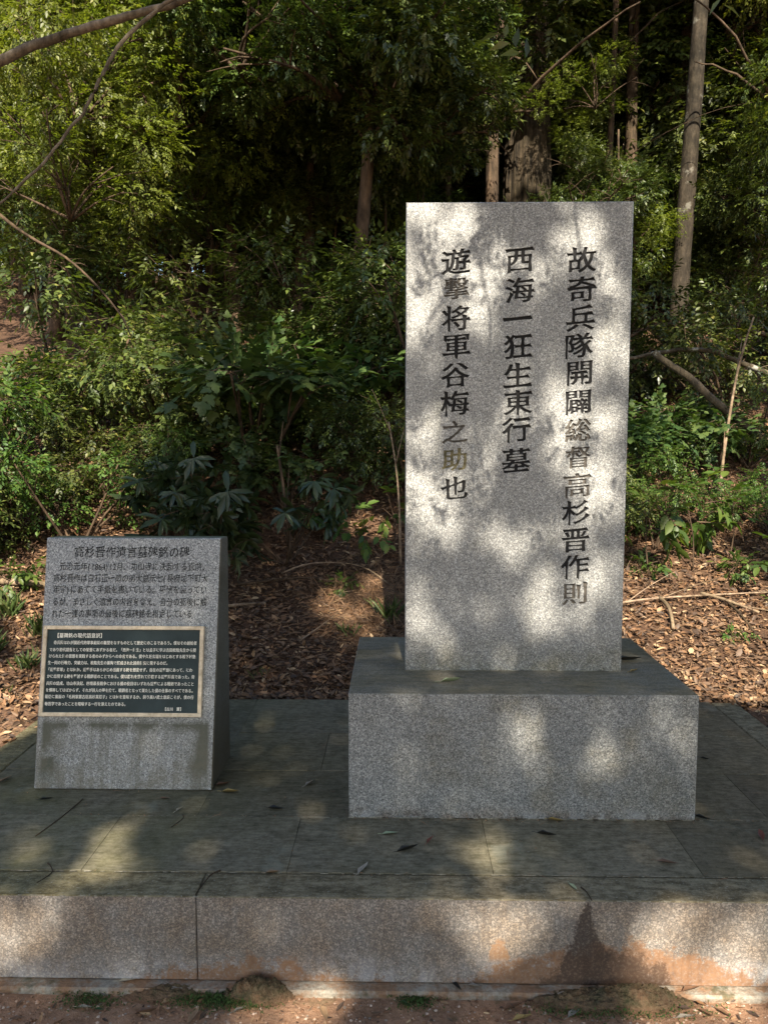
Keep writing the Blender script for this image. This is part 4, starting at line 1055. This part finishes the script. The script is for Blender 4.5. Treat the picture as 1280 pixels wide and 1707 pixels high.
tree('slender_tree', (2.55, 9.9), (2.7, 10.1), 8, .045, 'bark_brown', 'thin dark tree between the cedar and the pale trunk', crowns=canopy_over(2.4, 10.6, 8.0, 2, CM))
tree('slender_tree', (4.5, 11.2), (4.95, 11.6), 8.5, .10, 'bark_grey', 'thin grey tree near the upper right corner', crowns=canopy_over(4.6, 11.8, 7.8, 3, CM))
tree('slender_tree', (3.85, 10.9), (4.25, 11.4), 8, .16, 'bark_brown', 'leaning dark tree right of the pale trunk', crowns=canopy_over(4.6, 10.2, 8.2, 3, CD))
tree('forked_tree', (-1.35, 10.0), (-1.62, 10.4), 7.5, .13, 'bark_brown', 'brown tree with a sunlit fork in the upper left centre', crowns=canopy_over(-1.6, 10.6, 7.4, 4, CM+CD), limbs=5)
tree('slender_tree', (-1.15, 9.3), (-1.05, 9.5), 7.5, .085, 'bark_brown', 'thin trunk with a sunlit patch beside the forked tree', crowns=canopy_over(-.8, 9.8, 6.9, 3, CD), limbs=4)
tree('evergreen_tree', (-.45, 7.6), (-.2, 7.5), 5, .075, 'bark_brown', 'dark glossy evergreen whose boughs hang over the bank left of the slab top',
     crowns=[('canopy0', -.55, 7.3, 4.7, .62), ('canopy1', .15, 7.5, 4.3, .55), ('canopy0', -.95, 7.7, 5.5, .62), ('canopy1', -1.45, 7.2, 4.9, .5), ('canopy1', .3, 7.9, 5.6, .6)], limbs=7)
tree('evergreen_tree', (-2.9, 8.4), (-2.7, 8.6), 6, .09, 'bark_brown', 'leafy evergreen in the upper left corner',
     crowns=[('sun0', -3.1, 7.6, 4.6, .65), ('canopym1', -2.3, 8.0, 6.1, .75), ('sun1', -3.4, 8.1, 6.2, .8), ('sun0', -2.2, 7.8, 4.6, .6), ('canopym0', -1.6, 8.4, 5.6, .5), ('sun1', -3.0, 7.2, 3.6, .5)], limbs=7)
tree('evergreen_tree', (1.0, 8.4), (1.1, 8.5), 6, .08, 'bark_brown', 'dark evergreen filling the space right above the slab',
     crowns=[('canopy1', .35, 8.2, 4.4, .45), ('canopy0', 2.1, 8.8, 4.0, .38), ('canopy0', .0, 8.5, 5.7, .55)], limbs=6)
tree('evergreen_tree', (4.2, 8.9), (4.3, 9), 5.5, .07, 'bark_brown', 'evergreen with fine leaves at the right edge of the photo',
     crowns=[('canopym0', 4.75, 8.9, 5.0, .6), ('sun1', 4.9, 9.1, 6.4, .6), ('canopy0', 4.5, 9.6, 4.1, .5)], limbs=6)
tree('evergreen_tree', (-1.9, 9.2), (-2.0, 9.3), 6, .07, 'bark_brown', 'yellow green leafy tree filling the upper left behind the hanging branch',
     crowns=[('sun0', -1.7, 9.0, 4.9, .6), ('sun1', -2.7, 9.2, 5.2, .7), ('sun0', -.9, 9.3, 7.0, .6), ('sun1', -2.1, 9.0, 7.2, .8)], limbs=5)
tree('evergreen_tree', (-1.3, 9.9), (-1.2, 9.9), 6.5, .06, 'bark_brown', 'bushy evergreen filling the dark upper centre left',
     crowns=[('sun1', -1.5, 9.6, 5.0, .55), ('canopym0', -.8, 9.7, 5.9, .6), ('sun0', -1.9, 9.8, 6.4, .6), ('canopym1', -1.1, 9.6, 4.2, .5), ('sun0', -.5, 9.8, 4.6, .45)], limbs=3)
tree('evergreen_tree', (-4.2, 9.6), (-4.2, 9.6), 6, .09, 'bark_brown', 'bright leafy tree at the left edge of the photo',
     crowns=[('sun0', -4.2, 9.2, 4.4, .8), ('sun1', -5.0, 10.6, 4.6, .8), ('canopym0', -4.0, 10.4, 4.3, .6), ('sun1', -4.0, 9.2, 6.0, .8), ('sun0', -4.6, 9.4, 7.5, .8)], limbs=4)
tree('evergreen_tree', (-.95, 8.9), (-1.0, 8.8), 4.5, .06, 'bark_brown', 'leafy evergreen over the clearing left of the centre',
     crowns=[('canopym0', -1.1, 8.8, 4.9, .5), ('canopy1', -.4, 8.9, 4.6, .45), ('canopym1', .1, 8.7, 5.0, .45), ('canopy0', -1.7, 8.9, 4.5, .42)], limbs=4)
tree('evergreen_tree', (3.0, 12.2), (3.0, 12.2), 7, .07, 'bark_brown', 'fine leaved evergreen showing between the trunks at the upper right',
     crowns=[('sun0', 2.3, 12.0, 5.6, .7), ('sun1', 3.2, 12.3, 7.0, .8), ('canopym0', 1.2, 12.2, 7.6, .8), ('sun0', 3.9, 12.4, 5.3, .7), ('sun1', 4.4, 12.0, 6.8, .7)], limbs=4)
tree('evergreen_tree', (4.7, 10.9), (4.8, 10.8), 7, .07, 'bark_brown', 'leafy evergreen filling the upper right corner',
     crowns=[('sun1', 4.5, 10.6, 4.6, .55), ('sun0', 4.9, 10.8, 5.9, .6), ('canopym1', 4.8, 10.6, 7.2, .6)], limbs=4)
tree('evergreen_tree', (-.2, 11.6), (-.2, 11.6), 7, .07, 'bark_brown', 'evergreen with small lit leaves behind the dark boughs at the top centre',
     crowns=[('sun1', -.9, 11.4, 6.8, .6), ('sun0', .3, 11.6, 7.6, .7), ('sun1', .2, 11.4, 5.6, .6), ('canopym1', -1.6, 11.6, 8.0, .7)], limbs=4)
gsap = 'leafy saplings along the crest in front of the trunks'
for i in range(13):
    x = -3.4+i*.36+random.uniform(-.1, .1); x += 1.9 if x > .6 else 0; y = random.uniform(8.9, 9.9); z = gz(x, y)
    if .27 < x/y < .40: continue
    tree('leafy_sapling', (x, y), (x+.1, y), 2.6, .022, 'bark_brown', 'leafy sapling on the crest of the bank in front of the dark trunks', 'tree', gsap,
         crowns=[(random.choice(['sun0', 'sun1', 'canopym0', 'canopym1', 'sun0']), x+random.uniform(-.3, .3), y+random.uniform(-.2, .2), z+q+random.uniform(-.3, .3), random.uniform(.28, .42)) for q in (1.2, 2.0, 2.8)], n=5, limbs=1)
gfill = 'leafy trees forming the green wall behind the crest'
for i in range(16):
    x = (i/15-.5)*12.5; y = random.uniform(11.8, 14); z = gz(x, y)
    tree('leafy_tree', (x, y), (x+.1, y), 8, .06, 'bark_brown', 'leafy tree in the continuous green wall at the top of the photo', 'tree', gfill,
         crowns=[(random.choice(['sun0', 'sun1', 'canopym0', 'canopym1'] if x < 1.2 else ['canopym0', 'canopym1', 'sun0', 'canopy0']), x+random.uniform(-.6, .6), y+random.uniform(-.5, .2), z+q+random.uniform(-.4, .4), random.uniform(.6, .85)) for q in (1.2, 2.8, 4.4, 6.)], n=6, limbs=1)
gback = 'slim trees in the wood along the crest of the bank'
for i in range(30):
    y = random.uniform(10.8, 17.5); x = random.uniform(-.50, .52)*y
    side = x < .0
    pos_ = (x+random.uniform(-.4, .4), y+random.uniform(-.3, .3))
    tree('woodland_tree', (x, y), pos_, random.uniform(7, 9.5), random.uniform(.05, .12), random.choice(['bark_brown', 'bark_grey']),
         'slim tree in the dense wood on the left part of the crest' if side else 'slim tree in the dense wood on the right part of the crest', 'tree', gback+(' left' if side else ' right'),
         crowns=[(random.choice(CD+CM), pos_[0]+random.uniform(-1, 1), pos_[1]+random.uniform(-.6, 1), gz(x, y)+q+random.uniform(-.5, .5), random.uniform(.85, 1.15)) for q in (2.6, 4.6, 6.8)], n=7, limbs=2)
# bare thin poles seen against the light behind the crest
P_ = 'thin bare saplings behind the clearing'
for i in range(26):
    y = random.uniform(10.5, 14); x = random.uniform(-.30, .40)*y
    stick('sapling', [(x, y, gz(x, y)-.05), (x+random.uniform(-.15, .15), y, gz(x, y)+1.4), (x+random.uniform(-.4, .4), y+.1, gz(x, y)+random.uniform(2.6, 3.8))], random.uniform(.012, .03), .006, random.choice(['twig', 'bark_brown', 'deadwood']),
          'thin bare sapling standing in the wood', 'sapling', forks=3, group=P_)
gf = 'trees of the far wood'
for i in range(20):
    y = random.uniform(19, 27); x = (i/19-.5)*1.15*y+random.uniform(-1, 1); z = gz(x, y)
    tree('far_tree', (x, y), (x, y), 11, .14, 'bark_brown', 'far tree closing the wood behind the crest', 'tree', gf,
         crowns=[(random.choice(CD+CM), x+random.uniform(-.7, .7), y, z+q, random.uniform(1.35, 1.7)) for q in (2.5, 5.2, 8., 10.8)], n=6, limbs=0)

SD0 = np.array(SUN_DIR)
# ------------------------------------------------------------ overhanging tree at the left (its limb crosses the top left corner)
ov = empty('overhanging_tree', (-2.75, 3.3, gz(-2.75, 3.3))); OV = ov.location.copy()
tag(ov, 'tree outside the left edge whose bare grey limb crosses the top left corner', 'tree')
A = Acc(); A.tube([Vector(p)-OV for p in ((-2.75, 3.3, OV.z-.1), (-2.7, 3.28, 1.2), (-2.55, 3.3, 2.3), (-2.6, 3.3, 3.6), (-2.7, 3.2, 5.5), (-2.6, 3.0, 7.5))], .10, .05, 12, 4, wob=.2)
obj('trunk', A.V, A.F, M['bark_grey'], ov, True)
A = Acc(); A.tube([Vector(p)-OV for p in ((-2.58,3.3,2.75),(-2.2,3.3,2.95),(-1.81,3.31,3.09),(-1.66,3.32,3.14),(-1.51,3.33,3.21),(-1.34,3.34,3.27),(-1.19,3.34,3.31),(-1.06,3.35,3.35),(-.89,3.36,3.40),(-.61,3.38,3.55),(-.2,3.4,3.85))], .025, .012, 9, 4, jit=.002, wob=.2)
obj('limb', A.V, A.F, M['twig'], ov, True)
A = Acc(); A.tube([Vector(p)-OV for p in ((-.86,3.35,3.40),(-.89,3.25,3.355),(-1.00,3.24,3.275),(-1.11,3.23,3.175),(-1.18,3.22,3.065),(-1.22,3.21,2.98),(-1.27,3.21,2.89),(-1.32,3.20,2.83),(-1.41,3.19,2.71),(-1.50,3.18,2.62),(-1.61,3.17,2.52),(-1.75,3.16,2.42))], .009, .0045, 7, 4, jit=.002, wob=.25)
obj('hanging_branch', A.V, A.F, M['twig'], ov, True)
def sh(x, z, k): p = Vector((x, 2.806, z))-SUN_DIR*k; return p-OV
A = Acc(); pl_ = A.tube([Vector((-2.6, 3.25, 3.9))-OV, Vector((-1.6, 2.3, 4.6))-OV, Vector((-.2, 1.5, 4.9))-OV, sh(.50, 2.95, 2.1), sh(.36, 2.42, 2.05), sh(.27, 2.28, 2.0), sh(.19, 2.12, 1.95), sh(.10, 1.98, 1.9)], .03, .004, 7, 5, jit=.003)
A.tube([sh(.50, 2.95, 2.1), sh(.62, 2.4, 2.0), sh(.66, 2.0, 1.9), sh(.60, 1.70, 1.85)], .008, .002, 5, 4, jit=.004)
A.tube([sh(.27, 2.28, 2.0), sh(.33, 1.95, 1.9), sh(.28, 1.60, 1.8), sh(.36, 1.36, 1.8)], .006, .002, 5, 4, jit=.004)
obj('limb', A.V, A.F, M['twig'], ov, True)
cP, cD = [], []
for n_, x0_, x1_, z0_, z1_ in ((34, .04, .42, 2.02, 2.30), (14, .42, .75, 1.95, 2.25), (20, .36, .74, 1.52, 1.76), (26, .05, .55, 1.24, 1.52), (16, .05, .40, 1.6, 1.9), (8, .5, .8, 1.3, 1.5), (8, .08, .4, 1.05, 1.2)):
    for _ in range(n_):
        cx_, cz_ = random.uniform(x0_, x1_), random.uniform(z0_, z1_); k_ = random.uniform(1.75, 2.1); a_ = random.uniform(0, 6.28)
        for j in range(6):
            cP.append(sh(cx_+math.cos(a_)*.013*j, cz_+math.sin(a_)*.013*j, k_)); b_ = a_+(.9 if j % 2 else -.9); cD.append((math.cos(b_), random.uniform(-.5, .5), math.sin(b_)))
cP = np.array([tuple(p) for p in cP]); cN = np.tile(-SD0, (len(cP), 1))+.8*rv(len(cP))
o = link(bpy.data.objects.new('leaves', leaves_mesh('leaves', 'simple', cP, np.array(cD), cN, .036*rng.uniform(.6, 1.2, len(cP)), M['leaf_mid'])), ov); o['kind'] = 'stuff'
stick('arching_branch', [(-2.6,4.72,3.12),(-2.38,4.70,2.92),(-2.20,4.69,2.79),(-1.99,4.68,2.67),(-1.81,4.67,2.51),(-1.67,4.66,2.34),(-1.6,4.66,2.2)], .012, .004, 'bark_brown', 'dark thin branch arching down through the leaves at the left', 'branch', forks=3)

# ------------------------------------------------------------ unseen shade trees behind and above the viewer: crown gaps shaped so sun dapples the stones
SD = np.array(SUN_DIR); sx_ = np.cross(SD, [0, 0, 1.]); sx_ /= np.linalg.norm(sx_); st_ = np.cross(sx_, SD)
BL = np.array([(1.72,4.45,.55,.42,.26),(2.2,4.6,.6,.3,.2),(3.36,9.1,4.1,.22,.12),(3.42,9.2,5.2,.16,.18),(-1.5,10.1,6.5,.3,.3),(-1.35,9.9,5.4,.25,.3),(-.9,9.4,5.5,.2,.3),(0.56,2.81,2.33,0.081,0.054),(0.65,2.81,2.27,0.085,0.047),(0.21,2.81,2.33,0.096,0.044),(0.08,2.81,2.21,0.056,0.048),(0.32,2.81,2.13,0.090,0.076),(0.15,2.81,2.04,0.090,0.042),(0.29,2.81,1.97,0.065,0.042),(0.75,2.81,2.02,0.094,0.096),(0.77,2.81,1.85,0.060,0.048),(0.52,2.81,2.13,0.060,0.035),(0.51,2.81,1.74,0.130,0.042),(0.70,2.81,1.66,0.108,0.064),(0.41,2.81,1.66,0.087,0.048),(0.12,2.81,1.57,0.098,0.065),(0.28,2.81,1.51,0.105,0.065),(0.08,2.81,1.38,0.079,0.082),(0.70,2.81,1.45,0.109,0.081),(0.76,2.81,1.27,0.075,0.098),(0.58,2.81,1.54,0.078,0.039),(0.21,2.81,1.24,0.110,0.056),(0.41,2.81,1.19,0.115,0.043),(0.52,2.81,1.25,0.057,0.039),(0.12,2.81,0.90,0.102,0.086),(0.58,2.81,0.96,0.129,0.072),(0.74,2.81,1.07,0.066,0.056),(0.42,2.81,0.79,0.089,0.033),(0.44,2.53,0.45,0.073,0.055),(0.43,2.53,0.59,0.069,0.060),(0.75,2.53,0.51,0.085,0.057),(0.97,2.53,0.63,0.065,0.075),(-0.88,2.39,0.28,0.082,0.119),(-0.88,2.23,0.28,0.092,0.056),(-1.13,2.28,0.28,0.075,0.059),(0.30,2.32,0.28,0.083,0.095),(-1.07,2.07,0.19,0.113,0.054),(0.28,2.07,0.20,0.075,0.050),(0.85,2.07,0.12,0.144,0.078),(0.88,2.02,0.00,0.183,0.039),(-0.24,1.99,0.00,0.091,0.041),(-0.23,4.55,0.57,0.209,0.227),(-0.08,4.71,0.65,0.090,0.134),(1.55,4.20,0.40,0.199,0.275),(1.75,4.11,0.36,0.228,0.242),(1.63,4.75,0.66,0.187,0.222),(2.04,4.94,0.75,0.232,0.366),(2.10,4.54,0.56,0.179,0.374),(2.03,5.71,1.12,0.267,0.351),(2.38,5.80,1.15,0.180,0.344),(3.05,6.87,1.67,0.212,0.353),(-1.89,3.64,0.26,0.177,0.397),(-0.18,5.39,0.97,0.127,0.108),(-3.60,11.90,4.03,0.549,1.261),(-0.65,13.37,4.72,0.714,1.309),(-1.86,10.39,3.32,0.240,0.505),(-3.34,7.50,2.26,0.233,0.130),(-2.56,5.91,1.51,0.232,0.103),(-2.49,5.23,1.19,0.289,0.153),(-3.49,6.94,1.99,0.217,0.242),(-1.13,6.22,1.66,0.078,0.079),(-0.16,6.34,1.71,0.079,0.059)])
bs = BL[:, :3]@sx_; bt = BL[:, :3]@st_
# the stones' window in sun space: there only the listed gaps let light in
def sunuv(p): p = np.array(p, float); return p@sx_, p@st_
W0 = sunuv((-1.6, 2.0, 0)); W1 = sunuv((1.1, 2.81, 2.5))
def gaps(P, pad=0.):
    s = P@sx_; t = P@st_; lit = np.zeros(len(P), bool)
    for i in range(len(BL)):
        gsz = 1.12 if 2.6 < BL[i, 1] < 2.9 else .95 if 2.5 < BL[i, 1] < 2.6 else (1.55 if BL[i, 2] < .25 else 1.0) if BL[i, 1] < 2.5 else 1.35
        lit |= ((s-bs[i])/(BL[i, 3]*gsz+pad))**2+((t-bt[i])/(BL[i, 4]*gsz+pad))**2 < 1
    return lit, s, t
def shade_crown(n, x0, x1, y0, y1, size, thick, zbase, open_):
    P = np.stack([rng.uniform(x0, x1, n), rng.uniform(y0, y1, n), np.zeros(n)], 1)
    P[:, 2] = zbase+.30*np.clip(P[:, 1], -20, 40)+rng.uniform(0, thick, n)
    lit, s, t = gaps(P, size*.16)
    near = (t < W1[1]+.05) & (t > W0[1]-.2) & (s > W0[0]-.3) & (s < W1[0]+.05)
    nf = np.array([noise.noise(Vector((a*1.5, b*1.5, 3.3)))+.55*noise.noise(Vector((a*4.2, b*4.2, 8.1)))+open_*(2.3 if a < -.9 else .7)+(.6 if yy > .5 and a < -.9 else .5 if yy > 1.2 else 0) for a, b, yy in zip(s, t, P[:, 1])])
    zone = near & (t < W1[1]+.1)
    n2 = np.array([noise.noise(Vector((a*8.5, b*10, 1.7)))+.5*noise.noise(Vector((a*21, b*23, 4.4))) if z_ else 0 for a, b, z_ in zip(s, t, zone)])
    lit = np.where(zone, (lit & (n2 > -.36)) | (n2 > .55), lit)
    near |= (t > W0[1]) & (t < 5.1) & (np.abs(s+.25) < 1.15)
    lit |= (~near) & (nf > .42)
    return P[~lit]
def unseen_shade_tree(cx, label, x0, x1, ty):
    zb = gz(cx, ty); t = empty('unseen_shade_tree', (cx, ty, zb)); O = t.location.copy()
    tag(t, label, 'tree')
    A = Acc(); A.tube([(0, 0, -.2), (.1, 0, 3), (-.1, .1, 4.8), (.1, .2, 6.3)], .3, .16, 12, 4, wob=.15)
    obj('trunk', A.V, A.F, M['bark_brown'], t, True)
    for nm, n, size, y0, y1, thick, zb2 in (('crown', 80000, .10, -8.5, -1.8, 1.3, 7.9), ('crown', 18000, .20, -2.0, 6., 1.3, 8.6), ('crown', 9000, .24, -14, -8.3, 1.6, 8.2)):
        P = shade_crown(n, x0, x1, y0, y1, size, thick, zb2, .30); m = len(P)
        me = leaves_mesh('crown', 'simple', P-np.array(O), rv(m), rv(m), size*rng.uniform(.8, 1.2, m), M['leaf_dark'], 1.3)
        o = link(bpy.data.objects.new(nm, me), t); o['kind'] = 'stuff'
    A = Acc()
    for _ in range(9):
        e = Vector((random.uniform(x0, x1), random.uniform(-9, 3), 0)); e.z = 8.4+.3*e.y
        l_ = gaps(np.array([tuple(e)]))[0][0]
        A.tube([(.1, .2, 5.6), (e-O)*.5+Vector((0, 0, 3.2)), e-O], .07, .02, 6, 5)
    return t
unseen_shade_tree(-4.6, 'unseen broad evergreen behind the viewer shading the left side', -6.5, -1.2, -2.2)
unseen_shade_tree(3.2, 'unseen broad evergreen behind the viewer shading the right side', -1.2, 3.2, -10.5)
unseen_shade_tree(6.6, 'unseen broad evergreen behind the viewer on the far right', 3.2, 8.0, -3.0)
